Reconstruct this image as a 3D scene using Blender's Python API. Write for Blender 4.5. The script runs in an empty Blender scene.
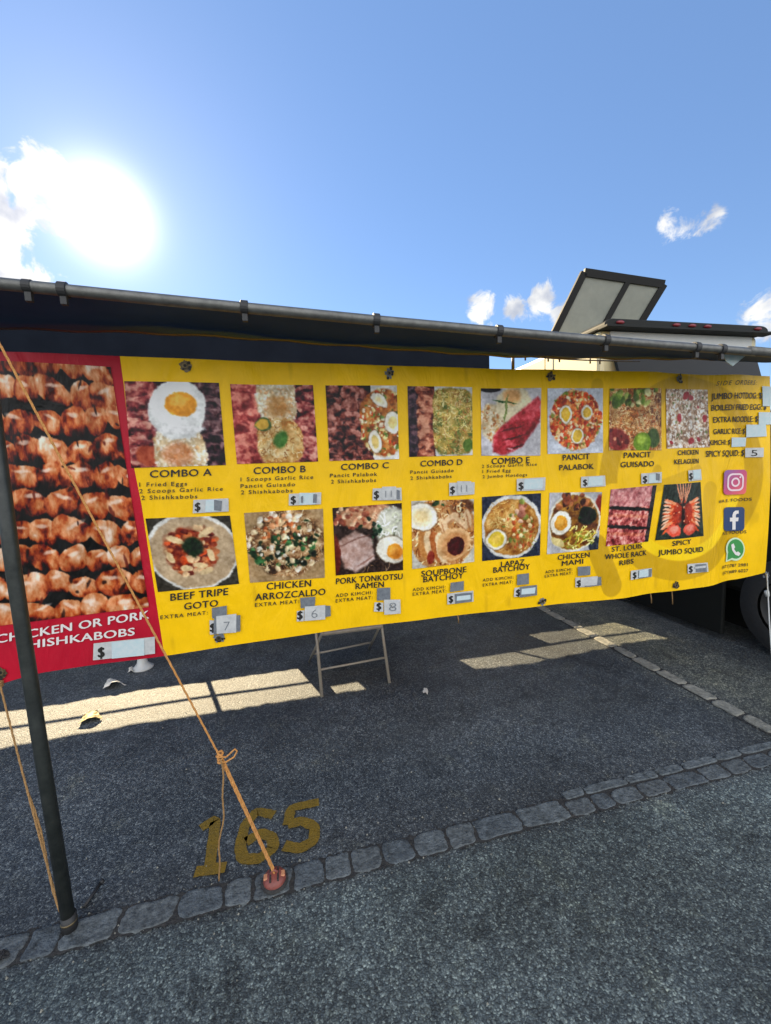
import bpy, bmesh, math, random
import numpy as np
from mathutils import Vector, Matrix
from mathutils.geometry import tessellate_polygon
R = math.radians
random.seed(7)
scene = bpy.context.scene
COL = scene.collection

# ------------------------------------------------------------------ camera
W, H, FOC = 771, 1024, 415.0
EYE = np.array([0.0, 0.0, 1.55])
_p, _r, _y = R(6.06), R(-2.26), R(13.13)
FW = np.array([math.sin(_y)*math.cos(_p), math.cos(_y)*math.cos(_p), -math.sin(_p)])
_rt = np.array([math.cos(_y), -math.sin(_y), 0.0]); _up = np.cross(_rt, FW)
RT = math.cos(_r)*_rt + math.sin(_r)*_up
UP = -math.sin(_r)*_rt + math.cos(_r)*_up
cam = bpy.data.cameras.new('camera'); camo = bpy.data.objects.new('camera', cam); COL.objects.link(camo)
camo.matrix_world = Matrix(((RT[0], UP[0], -FW[0], EYE[0]), (RT[1], UP[1], -FW[1], EYE[1]), (RT[2], UP[2], -FW[2], EYE[2]), (0, 0, 0, 1)))
cam.sensor_fit = 'HORIZONTAL'; cam.sensor_width = 36; cam.lens = FOC/W*36
cam.clip_start = 0.05; cam.clip_end = 5000
scene.camera = camo
scene.view_settings.view_transform = 'Standard'; scene.view_settings.look = 'None'
scene.view_settings.exposure = 1.65; scene.view_settings.gamma = 1
EXPK = 2**scene.view_settings.exposure

def ray(px, py):
    d = RT*(px-W/2)/FOC + UP*(H/2-py)/FOC + FW
    return d/np.linalg.norm(d)
def on_ground(px, py, z=0.0):
    d = ray(px, py); return EYE + d*((z-EYE[2])/d[2])
def at_y(px, py, Y):
    d = ray(px, py); return EYE + d*(Y/d[1])

# ------------------------------------------------------------------ sun and sky
SUN = Vector(ray(105, 215)).normalized()
sl = bpy.data.lights.new('sun', 'SUN'); sl.energy = 5.0; sl.angle = R(0.55); sl.color = (1, .80, .50)
so = bpy.data.objects.new('sun', sl); COL.objects.link(so)
so.rotation_euler = SUN.to_track_quat('Z', 'Y').to_euler()
elev = math.asin(SUN.z); azi = math.atan2(SUN.x, SUN.y)

world = bpy.data.worlds.new('World'); scene.world = world; world.use_nodes = True
nt = world.node_tree; N = nt.nodes; L = nt.links; N.clear()
def wn(t, **k):
    n = N.new(t)
    for a, b in k.items(): setattr(n, a, b)
    return n
def wmath(op, a, b=None, clamp=False):
    n = wn('ShaderNodeMath', operation=op); n.use_clamp = clamp
    for i, v in enumerate((a, b)):
        if v is None: continue
        if isinstance(v, (int, float)): n.inputs[i].default_value = v
        else: L.new(v, n.inputs[i])
    return n.outputs[0]
def wsmooth(v, lo, hi, a=0.0, b=1.0):
    n = wn('ShaderNodeMapRange', interpolation_type='SMOOTHSTEP'); L.new(v, n.inputs[0])
    for i, q in enumerate((lo, hi, a, b)): n.inputs[i+1].default_value = q
    return n.outputs[0]
tc = wn('ShaderNodeTexCoord'); DIR = tc.outputs['Generated']
def wang(d):
    n = wn('ShaderNodeVectorMath', operation='DOT_PRODUCT'); L.new(DIR, n.inputs[0]); n.inputs[1].default_value = tuple(d)
    return wmath('ARCCOSINE', n.outputs['Value'])
sky = wn('ShaderNodeTexSky', sky_type='NISHITA'); sky.sun_disc = False
sky.sun_elevation = elev; sky.sun_rotation = azi
sky.altitude = 0; sky.air_density = 1.0; sky.dust_density = .04; sky.ozone_density = 2.0
SKYMUL = 0.062
skyv = wn('ShaderNodeVectorMath', operation='MULTIPLY'); L.new(sky.outputs[0], skyv.inputs[0])
skyv.inputs[1].default_value = (SKYMUL*.50, SKYMUL*.54, SKYMUL*.60)
skyc = wn('ShaderNodeVectorMath', operation='ADD'); L.new(skyv.outputs[0], skyc.inputs[0]); skyc.inputs[1].default_value = (.095/EXPK, .175/EXPK, .345/EXPK); skyv = skyc
# cumulus: noise cut by round regions of the sky in world directions
cn = wn('ShaderNodeTexNoise'); L.new(DIR, cn.inputs['Vector']); cn.inputs['Scale'].default_value = 7.5; cn.inputs['Detail'].default_value = 9; cn.inputs['Roughness'].default_value = .58; cn.inputs['Distortion'].default_value = .25
blobs = [((-.42, .80, .43), .19, 1.0), ((-.345, .815, .485), .085, .85), ((-.44, .82, .33), .17, 1.0), ((.672, .620, .392), .07, .70), ((.688, .608, .390), .07, .80), ((.705, .595, .384), .06, .66),
         ((.425, .846, .329), .07, .8), ((.485, .81, .315), .07, .9), ((.53, .785, .322), .08, 1.0), ((.565, .77, .30), .07, 1.0), ((.80, .555, .228), .10, 1.0),
         ((-.75, .55, .35), .4, .55), ((.95, .2, .3), .3, .5)]
acc = None
for d, rad, amp in blobs:
    v = wsmooth(wang(Vector(d).normalized()), rad, 0.0, 0.0, amp)
    acc = v if acc is None else wmath('MAXIMUM', acc, v)
# unseen cloud bank added behind the viewer as fill light
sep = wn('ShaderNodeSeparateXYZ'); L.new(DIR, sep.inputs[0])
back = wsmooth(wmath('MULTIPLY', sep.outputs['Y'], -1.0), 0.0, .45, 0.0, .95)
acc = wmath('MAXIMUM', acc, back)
cfine = wn('ShaderNodeTexNoise'); L.new(DIR, cfine.inputs['Vector']); cfine.inputs['Scale'].default_value = 19; cfine.inputs['Detail'].default_value = 10; cfine.inputs['Roughness'].default_value = .6; cfine.inputs['Distortion'].default_value = .5
csum = wmath('ADD', wmath('MULTIPLY', cn.outputs['Fac'], .9), wmath('MULTIPLY', cfine.outputs['Fac'], 1.1))
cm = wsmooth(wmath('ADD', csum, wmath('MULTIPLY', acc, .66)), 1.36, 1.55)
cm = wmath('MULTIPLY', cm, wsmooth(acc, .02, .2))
cn2 = wn('ShaderNodeTexNoise'); L.new(DIR, cn2.inputs['Vector']); cn2.inputs['Scale'].default_value = 13; cn2.inputs['Detail'].default_value = 6
cshade = wsmooth(cn2.outputs['Fac'], .3, .65)
ccol = wn('ShaderNodeMix', data_type='RGBA'); L.new(cshade, ccol.inputs[0])
ccol.inputs[6].default_value = (.46/EXPK, .52/EXPK, .66/EXPK, 1); ccol.inputs[7].default_value = (1.2/EXPK, 1.18/EXPK, 1.12/EXPK, 1)
BACK_FILL = 2.6  # extra brightness of the added clouds behind the viewer
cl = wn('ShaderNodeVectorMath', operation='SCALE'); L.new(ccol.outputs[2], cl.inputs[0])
L.new(wmath('ADD', wmath('MULTIPLY', back, BACK_FILL-1), 1.0), cl.inputs['Scale'])

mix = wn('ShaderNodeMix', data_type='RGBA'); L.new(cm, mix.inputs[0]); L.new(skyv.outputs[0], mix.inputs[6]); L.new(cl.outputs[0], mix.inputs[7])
# bright sky around the sun
ang = wang(SUN)
g1 = wmath('MULTIPLY', wmath('EXPONENT', wmath('MULTIPLY', wmath('POWER', wmath('DIVIDE', ang, .056), 2.0), -1.0)), 2.0/EXPK)
g2 = wmath('MULTIPLY', wmath('EXPONENT', wmath('DIVIDE', ang, -.15)), .42/EXPK)
gl = wmath('ADD', g1, g2)
gcol = wn('ShaderNodeCombineXYZ'); L.new(gl, gcol.inputs[0]); L.new(wmath('MULTIPLY', gl, .90), gcol.inputs[1]); L.new(wmath('MULTIPLY', gl, .86), gcol.inputs[2])
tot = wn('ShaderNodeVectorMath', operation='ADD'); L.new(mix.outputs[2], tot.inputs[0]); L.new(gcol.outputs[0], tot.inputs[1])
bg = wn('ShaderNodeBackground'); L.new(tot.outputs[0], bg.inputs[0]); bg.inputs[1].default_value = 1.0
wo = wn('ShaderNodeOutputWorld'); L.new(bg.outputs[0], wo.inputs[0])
world.cycles.sampling_method = 'MANUAL'; world.cycles.sample_map_resolution = 1024

# ------------------------------------------------------------------ materials
def S(c):   # '#rrggbb' or 0..1 srgb tuple to linear
    if isinstance(c, str): c = [int(c[i:i+2], 16)/255 for i in (1, 3, 5)]
    return tuple((x/12.92 if x <= .04045 else ((x+.055)/1.055)**2.4) for x in c)
def mat(name, color, rough=.6, metal=0.0, noise=None, bump=None, spec=.5, trans=0.0):
    """noise=(scale, second colour, amount); bump=(scale, strength)"""
    m = bpy.data.materials.new(name); m.use_nodes = True
    t = m.node_tree; b = t.nodes['Principled BSDF']
    b.inputs['Base Color'].default_value = (*color, 1); b.inputs['Roughness'].default_value = rough
    b.inputs['Metallic'].default_value = metal; b.inputs['Specular IOR Level'].default_value = spec
    co = t.nodes.new('ShaderNodeTexCoord')
    if noise is None: noise = (9, tuple(x*.75 for x in color), .5)
    n = t.nodes.new('ShaderNodeTexNoise'); n.inputs['Scale'].default_value = noise[0]; n.inputs['Detail'].default_value = 7; n.inputs['Roughness'].default_value = .65
    t.links.new(co.outputs['Object'], n.inputs['Vector'])
    mr = t.nodes.new('ShaderNodeMapRange'); t.links.new(n.outputs['Fac'], mr.inputs[0]); mr.inputs[1].default_value = .35; mr.inputs[2].default_value = .68; mr.inputs[4].default_value = noise[2]
    mx = t.nodes.new('ShaderNodeMix'); mx.data_type = 'RGBA'; t.links.new(mr.outputs[0], mx.inputs[0])
    mx.inputs[6].default_value = (*color, 1); mx.inputs[7].default_value = (*noise[1], 1)
    t.links.new(mx.outputs[2], b.inputs['Base Color'])
    if bump:
        n2 = t.nodes.new('ShaderNodeTexNoise'); n2.inputs['Scale'].default_value = bump[0]; n2.inputs['Detail'].default_value = 5
        t.links.new(co.outputs['Object'], n2.inputs['Vector'])
        bp = t.nodes.new('ShaderNodeBump'); bp.inputs['Strength'].default_value = bump[1]; bp.inputs['Distance'].default_value = .01
        t.links.new(n2.outputs['Fac'], bp.inputs['Height']); t.links.new(bp.outputs[0], b.inputs['Normal'])
    return m
def vmat(name, rough=.45, bump=None):
    m = mat(name, (1, 1, 1), rough, spec=.22)
    t = m.node_tree; b = t.nodes['Principled BSDF']
    a = t.nodes.new('ShaderNodeVertexColor'); a.layer_name = 'print'
    t.links.new(a.outputs[0], b.inputs['Base Color'])
    # fine ink grain and grime
    co = t.nodes.new('ShaderNodeTexCoord'); n = t.nodes.new('ShaderNodeTexNoise'); n.inputs['Scale'].default_value = 6; n.inputs['Detail'].default_value = 10; n.inputs['Roughness'].default_value = .7
    t.links.new(co.outputs['Object'], n.inputs['Vector'])
    mr = t.nodes.new('ShaderNodeMapRange'); t.links.new(n.outputs['Fac'], mr.inputs[0]); mr.inputs[1].default_value = .3; mr.inputs[2].default_value = .7; mr.inputs[3].default_value = .86; mr.inputs[4].default_value = 1.0
    mp = t.nodes.new('ShaderNodeMapping'); mp.inputs['Scale'].default_value = (3.2, 1, 1.1); t.links.new(co.outputs['Object'], mp.inputs[0])
    n3 = t.nodes.new('ShaderNodeTexNoise'); n3.inputs['Scale'].default_value = 2.2; n3.inputs['Detail'].default_value = 4; n3.inputs['Distortion'].default_value = .8; t.links.new(mp.outputs[0], n3.inputs['Vector'])
    bb = t.nodes.new('ShaderNodeBump'); bb.inputs['Strength'].default_value = .75; bb.inputs['Distance'].default_value = .03; t.links.new(n3.outputs['Fac'], bb.inputs['Height']); t.links.new(bb.outputs[0], b.inputs['Normal'])
    vm = t.nodes.new('ShaderNodeVectorMath'); vm.operation = 'SCALE'; t.links.new(a.outputs[0], vm.inputs[0]); t.links.new(mr.outputs[0], vm.inputs['Scale'])
    t.links.new(vm.outputs[0], b.inputs['Base Color'])
    return m
M = dict(
    ink=mat('black_ink', S('#16130c'), .55), white_ink=mat('white_ink', (.72, .68, .66), .5),
    galv=mat('galvanised_steel', (.16, .16, .15), .45, .6, (30, (.09, .09, .085), .9), (60, .08)),
    pole=mat('dark_painted_pole', (.014, .018, .017), .45, .2, (22, (.045, .05, .045), .7), (50, .1)),
    clip=mat('black_rubber', (.018, .018, .019), .55),
    tarp=mat('navy_awning_vinyl', (.060, .075, .105), .5, 0, (3, (.040, .050, .072), .8), (6, .15)),
    tarpedge=mat('awning_valance', (.17, .18, .18), .5, 0, (5, (.10, .105, .11), .8)),
    screen=mat('black_tarp', (.008, .011, .018), .6, 0, (4, (.005, .007, .012), .8), (9, .2), .03),
    rope=mat('orange_rope', (.68, .33, .10), .8, 0, (160, (.42, .18, .04), .8), (300, .6)),
    ropeold=mat('faded_rope', (.42, .24, .09), .85, 0, (160, (.25, .14, .05), .8), (300, .6)),
    chair=mat('beige_chair_paint', (.30, .27, .22), .4, .2, (20, (.2, .17, .13), .7)),
    stone=mat('grey_granite', (.135, .155, .165), .8, 0, (32, (.038, .046, .050), 1.0), (75, 1.0)),
    stone2=mat('brown_grey_granite', (.120, .136, .142), .8, 0, (44, (.034, .040, .044), 1.0), (60, 1.0)),
    stone3=mat('blue_grey_granite', (.108, .128, .142), .8, 0, (24, (.030, .037, .042), 1.0), (90, 1.0)),
    stonepale=mat('pale_granite', (.27, .26, .22), .75, 0, (30, (.12, .12, .10), .95), (60, .9)),
    cap=mat('red_brown_plastic', (.23, .060, .045), .5, 0, (60, (.13, .035, .03), .8), (60, .3)),
    capnotch=mat('orange_plastic', (.55, .24, .12), .5),
    paper=mat('paper_label', (.52, .53, .52), .6, 0, (40, (.36, .37, .38), .8)),
    paperblue=mat('blue_white_paper', (.42, .55, .58), .6, 0, (60, (.56, .60, .61), .8)),
    tape=mat('grey_tape', (.17, .19, .21), .45, 0, (60, (.09, .10, .12), .8)),
    trash=mat('crumpled_paper', (.62, .60, .54), .7, 0, (30, (.45, .42, .36), .7)),
    leaf=mat('dry_leaf', (.60, .47, .20), .7, 0, (50, (.35, .22, .08), .8)),
    blackpaint=mat('black_truck_plastic', (.009, .010, .009), .6, 0, None, None, .2), cream=mat('cream_truck_paint', (.60, .52, .30), .4, 0, (4, (.48, .42, .26), .5)),
    hatchpanel=mat('frosted_panel', (.20, .21, .18), .5, 0, (6, (.14, .15, .13), .7)),
    frameblk=mat('black_frame', (.010, .010, .010), .6, 0, None, None, .2), glass=mat('dark_glass', (.008, .009, .010), .3, 0, spec=.15),
    redlens=mat('red_lens', (.20, .02, .025), .3), tyre=mat('tyre_rubber', (.018, .018, .018), .8, 0, (40, (.03, .03, .03), .7)),
    rim=mat('steel_rim', (.03, .03, .03), .5, .3), white=mat('white_plastic', (.42, .44, .43), .4, 0, (20, (.5, .5, .5), .5)),
    asphdark=mat('dirt_joint', (.018, .018, .019), .95, 0, (60, (.045, .043, .04), .9), (80, .8)),
    brass=mat('worn_brass', (.20, .15, .07), .4, .6, (80, (.05, .04, .03), .9)),
)
def _sc(n, l, c, k):
    v = n('ShaderNodeVectorMath'); v.operation = 'MULTIPLY'; l(c, v.inputs[0]); v.inputs[1].default_value = k; return v.outputs[0]
def asphalt():
    m = bpy.data.materials.new('asphalt'); m.use_nodes = True
    t = m.node_tree; b = t.nodes['Principled BSDF']; n = t.nodes.new; l = t.links.new
    co = n('ShaderNodeTexCoord'); P = co.outputs['Object']
    def vor(sc, feat='F1', rnd=1.0):
        v = n('ShaderNodeTexVoronoi'); v.feature = feat; v.inputs['Scale'].default_value = sc; l(P, v.inputs['Vector']); v.inputs['Randomness'].default_value = rnd; return v
    def noi(sc, det=6, ro=.6):
        v = n('ShaderNodeTexNoise'); v.inputs['Scale'].default_value = sc; v.inputs['Detail'].default_value = det; v.inputs['Roughness'].default_value = ro; l(P, v.inputs['Vector']); return v
    def rng(s, a, b2, c, d):
        v = n('ShaderNodeMapRange'); l(s, v.inputs[0])
        for i, q in enumerate((a, b2, c, d)): v.inputs[i+1].default_value = q
        return v.outputs[0]
    def mx(f, A, B, bt='MIX'):
        v = n('ShaderNodeMix'); v.data_type = 'RGBA'; v.blend_type = bt
        if isinstance(f, float): v.inputs[0].default_value = f
        else: l(f, v.inputs[0])
        for i, q in ((6, A), (7, B)):
            if isinstance(q, tuple): v.inputs[i].default_value = (*q, 1)
            else: l(q, v.inputs[i])
        return v.outputs[2]
    v1 = vor(165); v2 = vor(85); dn = noi(60, 2); dm = n('ShaderNodeVectorMath'); dm.operation = 'SCALE'; l(dn.outputs['Color'], dm.inputs[0]); dm.inputs['Scale'].default_value = .012; da = n('ShaderNodeVectorMath'); l(P, da.inputs[0]); l(dm.outputs[0], da.inputs[1])
    for q in (v1, v2): l(da.outputs[0], q.inputs['Vector'])
    sepc = n('ShaderNodeSeparateColor'); l(v1.outputs['Color'], sepc.inputs[0])
    cr = n('ShaderNodeValToRGB'); l(sepc.outputs[0], cr.inputs[0]); e = cr.color_ramp.elements
    e[0].position = 0; e[0].color = (.030, .032, .034, 1); e[1].position = 1; e[1].color = (.34, .34, .30, 1)
    for p, c in ((.35, (.050, .055, .058, 1)), (.62, (.085, .092, .095, 1)), (.84, (.15, .155, .15, 1)), (.95, (.34, .34, .31, 1))):
        q = e.new(p); q.color = c
    sep2 = n('ShaderNodeSeparateColor'); l(v2.outputs['Color'], sep2.inputs[0])
    cr2 = n('ShaderNodeValToRGB'); l(sep2.outputs[1], cr2.inputs[0]); e = cr2.color_ramp.elements
    e[0].color = (.035, .038, .04, 1); e[1].color = (.26, .26, .24, 1); q = e.new(.7); q.color = (.08, .085, .09, 1)
    c = mx(.38, cr.outputs[0], cr2.outputs[0])
    gap = rng(v1.outputs['Distance'], .25, .75, 1.0, .5)
    gg = n('ShaderNodeVectorMath'); gg.operation = 'SCALE'; l(c, gg.inputs[0]); l(gap, gg.inputs['Scale'])
    # broad stains, oil, warm dust where the bays meet
    big = noi(1.1, 8, .62); med = noi(5, 8, .7)
    k = n('ShaderNodeVectorMath'); k.operation = 'SCALE'; l(gg.outputs[0], k.inputs[0]); l(rng(big.outputs['Fac'], .3, .7, .6, 1.55), k.inputs['Scale'])
    k2 = n('ShaderNodeVectorMath'); k2.operation = 'SCALE'; l(k.outputs[0], k2.inputs[0]); l(rng(med.outputs['Fac'], .3, .72, .72, 1.3), k2.inputs['Scale'])
    st = noi(2.6, 10, .68); st.inputs['Distortion'].default_value = 1.2
    k3 = n('ShaderNodeVectorMath'); k3.operation = 'SCALE'; l(k2.outputs[0], k3.inputs[0]); l(rng(st.outputs['Fac'], .56, .68, 1.05, .5), k3.inputs['Scale']); k2 = k3
    st2 = noi(3.7, 9, .7); k4 = n('ShaderNodeVectorMath'); k4.operation = 'MULTIPLY'; l(k2.outputs[0], k4.inputs[0]); k4.inputs[1].default_value = (1.45, 1.36, 1.12)
    k5 = n('ShaderNodeMix'); k5.data_type = 'RGBA'; l(rng(st2.outputs['Fac'], .56, .68, 0, .8), k5.inputs[0]); l(k2.outputs[0], k5.inputs[6]); l(k4.outputs[0], k5.inputs[7])
    class _o: pass
    k2 = _o(); k2.outputs = [k5.outputs[2]]
    sx = n('ShaderNodeSeparateXYZ'); l(P, sx.inputs[0])
    warm = rng(sx.outputs[0], 2.35, 2.75, 0, 1); warm2 = rng(sx.outputs[0], 3.5, 2.9, 0, 1)
    wm = n('ShaderNodeMath'); wm.operation = 'MULTIPLY'; l(warm, wm.inputs[0]); l(warm2, wm.inputs[1])
    wn_ = n('ShaderNodeMath'); wn_.operation = 'MULTIPLY'; l(wm.outputs[0], wn_.inputs[0]); l(rng(med.outputs['Fac'], .35, .65, .3, .9), wn_.inputs[1])
    dusty = n('ShaderNodeVectorMath'); dusty.operation = 'MULTIPLY'; l(k2.outputs[0], dusty.inputs[0]); dusty.inputs[1].default_value = (2.1, 1.9, 1.35)
    c = mx(wn_.outputs[0], k2.outputs[0], dusty.outputs[0])
    # the driving lane on this side of the stones is worn paler
    lane = rng(sx.outputs[1], 1.46, 1.38, 0, 1); c = _sc(n, l, c, (.74, .80, .86))
    pal = n('ShaderNodeVectorMath'); pal.operation = 'MULTIPLY'; l(c, pal.inputs[0]); pal.inputs[1].default_value = (1.32, 1.46, 1.40)
    c = mx(lane, c, pal.outputs[0])
    l(c, b.inputs['Base Color']); b.inputs['Roughness'].default_value = .62; b.inputs['Specular IOR Level'].default_value = .5
    hsum = n('ShaderNodeMath'); hsum.operation = 'ADD'; l(rng(v1.outputs['Distance'], 0, .8, 1, 0), hsum.inputs[0]); l(sepc.outputs[1], hsum.inputs[1])
    bp = n('ShaderNodeBump'); bp.inputs['Strength'].default_value = .55; bp.inputs['Distance'].default_value = .004
    l(hsum.outputs[0], bp.inputs['Height']); l(bp.outputs[0], b.inputs['Normal'])
    return m
M['asphalt'] = asphalt()

# ------------------------------------------------------------------ builders
def tag(o, label=None, cat=None, group=None, kind=None):
    if label: o['label'] = label
    if cat: o['category'] = cat
    if group: o['group'] = group
    if kind: o['kind'] = kind
    return o
def empty(name, loc, label, cat, group=None):
    o = bpy.data.objects.new(name, None); COL.objects.link(o); o.location = loc; o.empty_display_size = .1
    return tag(o, label, cat, group)
def link(name, me, m, parent=None, smooth=False):
    o = bpy.data.objects.new(name, me); COL.objects.link(o)
    if m is not None: me.materials.append(m)
    if parent is not None:
        o.parent = parent; bpy.context.view_layer.update(); o.matrix_parent_inverse = parent.matrix_world.inverted()
    if smooth: me.polygons.foreach_set('use_smooth', [True]*len(me.polygons))
    return o
class MB:
    def __init__(s): s.v = []; s.f = []
    def add(s, vs, fs):
        o = len(s.v); s.v += [tuple(map(float, q)) for q in vs]; s.f += [tuple(i+o for i in f) for f in fs]
    def box(s, a, b):
        x0, y0, z0 = a; x1, y1, z1 = b
        s.add([(x0,y0,z0),(x1,y0,z0),(x1,y1,z0),(x0,y1,z0),(x0,y0,z1),(x1,y0,z1),(x1,y1,z1),(x0,y1,z1)],
              [(0,3,2,1),(4,5,6,7),(0,1,5,4),(1,2,6,5),(2,3,7,6),(3,0,4,7)])
    def hexa(s, q, d):     # quad q (4 pts) thickened by vector d
        q = [Vector(p) for p in q]; d = Vector(d)
        s.add(q+[p+d for p in q], [(0,1,2,3),(7,6,5,4),(0,4,5,1),(1,5,6,2),(2,6,7,3),(3,7,4,0)])
    def tube(s, pts, r, n=12, cap=True):
        pts = [Vector(p) for p in pts]; rs = r if isinstance(r, (list, tuple)) else [r]*len(pts)
        t0 = (pts[1]-pts[0]).normalized(); a = t0.orthogonal().normalized(); rings = []
        for i, p in enumerate(pts):
            t = (pts[min(i+1, len(pts)-1)]-pts[max(i-1, 0)]).normalized()
            a = (a-t*a.dot(t)).normalized(); b = t.cross(a)
            rings.append([p+(a*math.cos(2*math.pi*k/n)+b*math.sin(2*math.pi*k/n))*rs[i] for k in range(n)])
        vs = [v for q in rings for v in q]; fs = []
        for i in range(len(pts)-1):
            for k in range(n):
                fs.append((i*n+k, i*n+(k+1) % n, (i+1)*n+(k+1) % n, (i+1)*n+k))
        if cap: fs += [tuple(range(n))[::-1], tuple(range((len(pts)-1)*n, len(pts)*n))]
        s.add(vs, fs)
    def lathe(s, c, prof, n=32):
        vs = []; fs = []
        for r, z in prof:
            for k in range(n): vs.append((c[0]+r*math.cos(2*math.pi*k/n), c[1]+r*math.sin(2*math.pi*k/n), c[2]+z))
        for i in range(len(prof)-1):
            for k in range(n): fs.append((i*n+k, i*n+(k+1) % n, (i+1)*n+(k+1) % n, (i+1)*n+k))
        fs.append(tuple(range((len(prof)-1)*n, len(prof)*n))); s.add(vs, fs)
    def build(s, name, m, parent=None, smooth=False, bevel=0):
        me = bpy.data.meshes.new(name); me.from_pydata(s.v, [], s.f); me.update()
        bm = bmesh.new(); bm.from_mesh(me); bmesh.ops.recalc_face_normals(bm, faces=bm.faces); bm.to_mesh(me); bm.free()
        o = link(name, me, m, parent, smooth)
        if bevel:
            b = o.modifiers.new('bevel', 'BEVEL'); b.width = bevel; b.segments = 2; b.limit_method = 'ANGLE'
        return o

# ------------------------------------------------------------------ ground
mb = MB()
g = [-400, -60, -12, -4, 0, 4, 12, 60, 400]
vs = [(x, y, 0) for y in g for x in g]; n_ = len(g)
mb.add(vs, [(j*n_+i, j*n_+i+1, (j+1)*n_+i+1, (j+1)*n_+i) for j in range(n_-1) for i in range(n_-1)])
tag(mb.build('ground', M['asphalt']), kind='structure')
# dark joint bed under the two stone rows
def strip(name, pts, w0, w1, axis):
    mb = MB(); rr = random.Random(3); a = []; b = []
    for x, y in pts:
        if axis == 'x': a.append((x, y-w0-rr.uniform(-.008, .008), .004)); b.append((x, y+w1+rr.uniform(-.008, .008), .004))
        else: a.append((x-w0-rr.uniform(0, .006), y, .004)); b.append((x+w1+rr.uniform(0, .006), y, .004))
    n = len(a); mb.add(a+b, [(i, i+1, n+i+1, n+i) for i in range(n-1)])
    tag(mb.build(name, M['asphdark']), kind='structure')
strip('stone_joint_bed', [(x/90, 1.49) for x in range(-270, 315)], .055, .055, 'x')
strip('stone_joint_bed', [(2.545, y/40) for y in range(64, 240)], .045, .045, 'y')

def stone(name, x0, x1, y0, y1, seed, m, top=.0075, skew=0.0):
    rr = random.Random(seed); n = 44; vs = []; fs = []
    cx, cy = (x0+x1)/2, (y0+y1)/2; hx, hy = (x1-x0)/2-.003, (y1-y0)/2-.001
    base = []
    for k in range(n):
        a = 2*math.pi*k/n; c, s_ = math.cos(a), math.sin(a); pw = 7.0+3*math.sin(seed)
        q = (abs(c)**pw+abs(s_)**pw)**(-1/pw)
        j = 1+rr.uniform(-.03, .02)+.035*math.sin(2*a+seed*1.3)+.03*math.sin(3*a+seed*2.1)+.025*math.sin(5*a+seed)+.015*math.sin(9*a+seed*3)-.03
        base.append((c*q*hx*j + s_*q*hy*skew, s_*q*hy*j))
    for sc, z in ((1.0, 0.001), (.985, top*.72), (.95, top*.97), (.80, top*.93), (.45, top*.85)):
        for i, (x, y) in enumerate(base): vs.append((cx+x*sc, cy+y*sc, z+rr.uniform(-.0012, .0012)*(sc < .99)))
    for i in range(4):
        for k in range(n): fs.append((i*n+k, i*n+(k+1) % n, (i+1)*n+(k+1) % n, (i+1)*n+k))
    fs.append(tuple(range(4*n, 5*n)))
    mb = MB(); mb.add(vs, fs); return mb.build(name, m, smooth=True)
ORD = ['first', 'second', 'third', 'fourth', 'fifth', 'sixth', 'seventh', 'eighth', 'ninth', 'tenth', 'eleventh', 'twelfth', 'thirteenth', 'fourteenth', 'fifteenth']
jx = [-70, -30, 27, 62, 120, 177, 224, 253, 293, 325, 351, 382, 414, 448, 476, 521, 568, 594, 613, 641, 669, 704, 728, 750, 775, 800]
jw = []
for px in jx:   # joint positions along the row
    py = 907-.247*(px-180); jw.append(on_ground(px, py)[0])
for i in range(len(jw)-1):
    two = jx[i] >= 568
    yl, yh = 1.49-.053, 1.49+(.03 if two else .053)
    nm = ['left of the tent pole foot', 'right of the tent pole foot', 'right of the red brown cap']
    if i < 3: lab = 'dark paving stone in near row, %s one left of the tent pole foot' % ORD[2-i]
    elif i < 7: lab = 'grey paving stone in near row, %s one right of the tent pole foot' % ORD[i-3]
    elif i == 7: lab = 'paving stone that holds the red brown tie down cap'
    elif i < 16: lab = 'rounded grey paving stone in near row, %s one right of the red brown cap' % ORD[i-8]
    else: lab = 'squat paving stone in the doubled part of near row, %s one from its left end' % ORD[i-16]
    o = stone('paving_stone', jw[i], jw[i+1], yl, yh, 50+i, [M['stone'], M['stone2'], M['stone3']][i % 3], skew=.10*math.sin(i*2.1))
    tag(o, lab, 'paving stone', 'stones set in a row across the near ground')
ux = [568, 590, 633, 664, 690, 725, 750, 790]; 
for i in range(len(ux)-1):
    a = on_ground(ux[i], 0.0+(797-.245*(ux[i]-597)))[0]; b = on_ground(ux[i+1], 797-.245*(ux[i+1]-597))[0]
    o = stone('paving_stone', a, b, 1.526, 1.572, 150+i, M['stone'], top=.011)
    tag(o, 'narrow paving stone in the thin row behind the doubled stones, %s from its left end' % ORD[i], 'paving stone', 'stones set in a row across the near ground')
dj = [(771, 735), (741, 717), (709, 702), (682, 685.5), (658.5, 671.5), (632, 659), (613, 648), (596, 637.5), (580, 629), (566, 620), (553, 612), (541, 604.5)]
dy = [1.28]+[on_ground(*q)[1] for q in dj]
for i in range(len(dy)-1):
    o = stone('paving_stone', 2.500+.006*math.sin(i*2.3), 2.590+.006*math.sin(i*3.1), dy[i]+.004, dy[i+1]-.003, 250+i, M['stonepale'], top=.012)
    tag(o, 'pale long edging stone in the row running back, %s from the near end' % ORD[i], 'paving stone', 'pale stones in the row running back under the banner')

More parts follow.
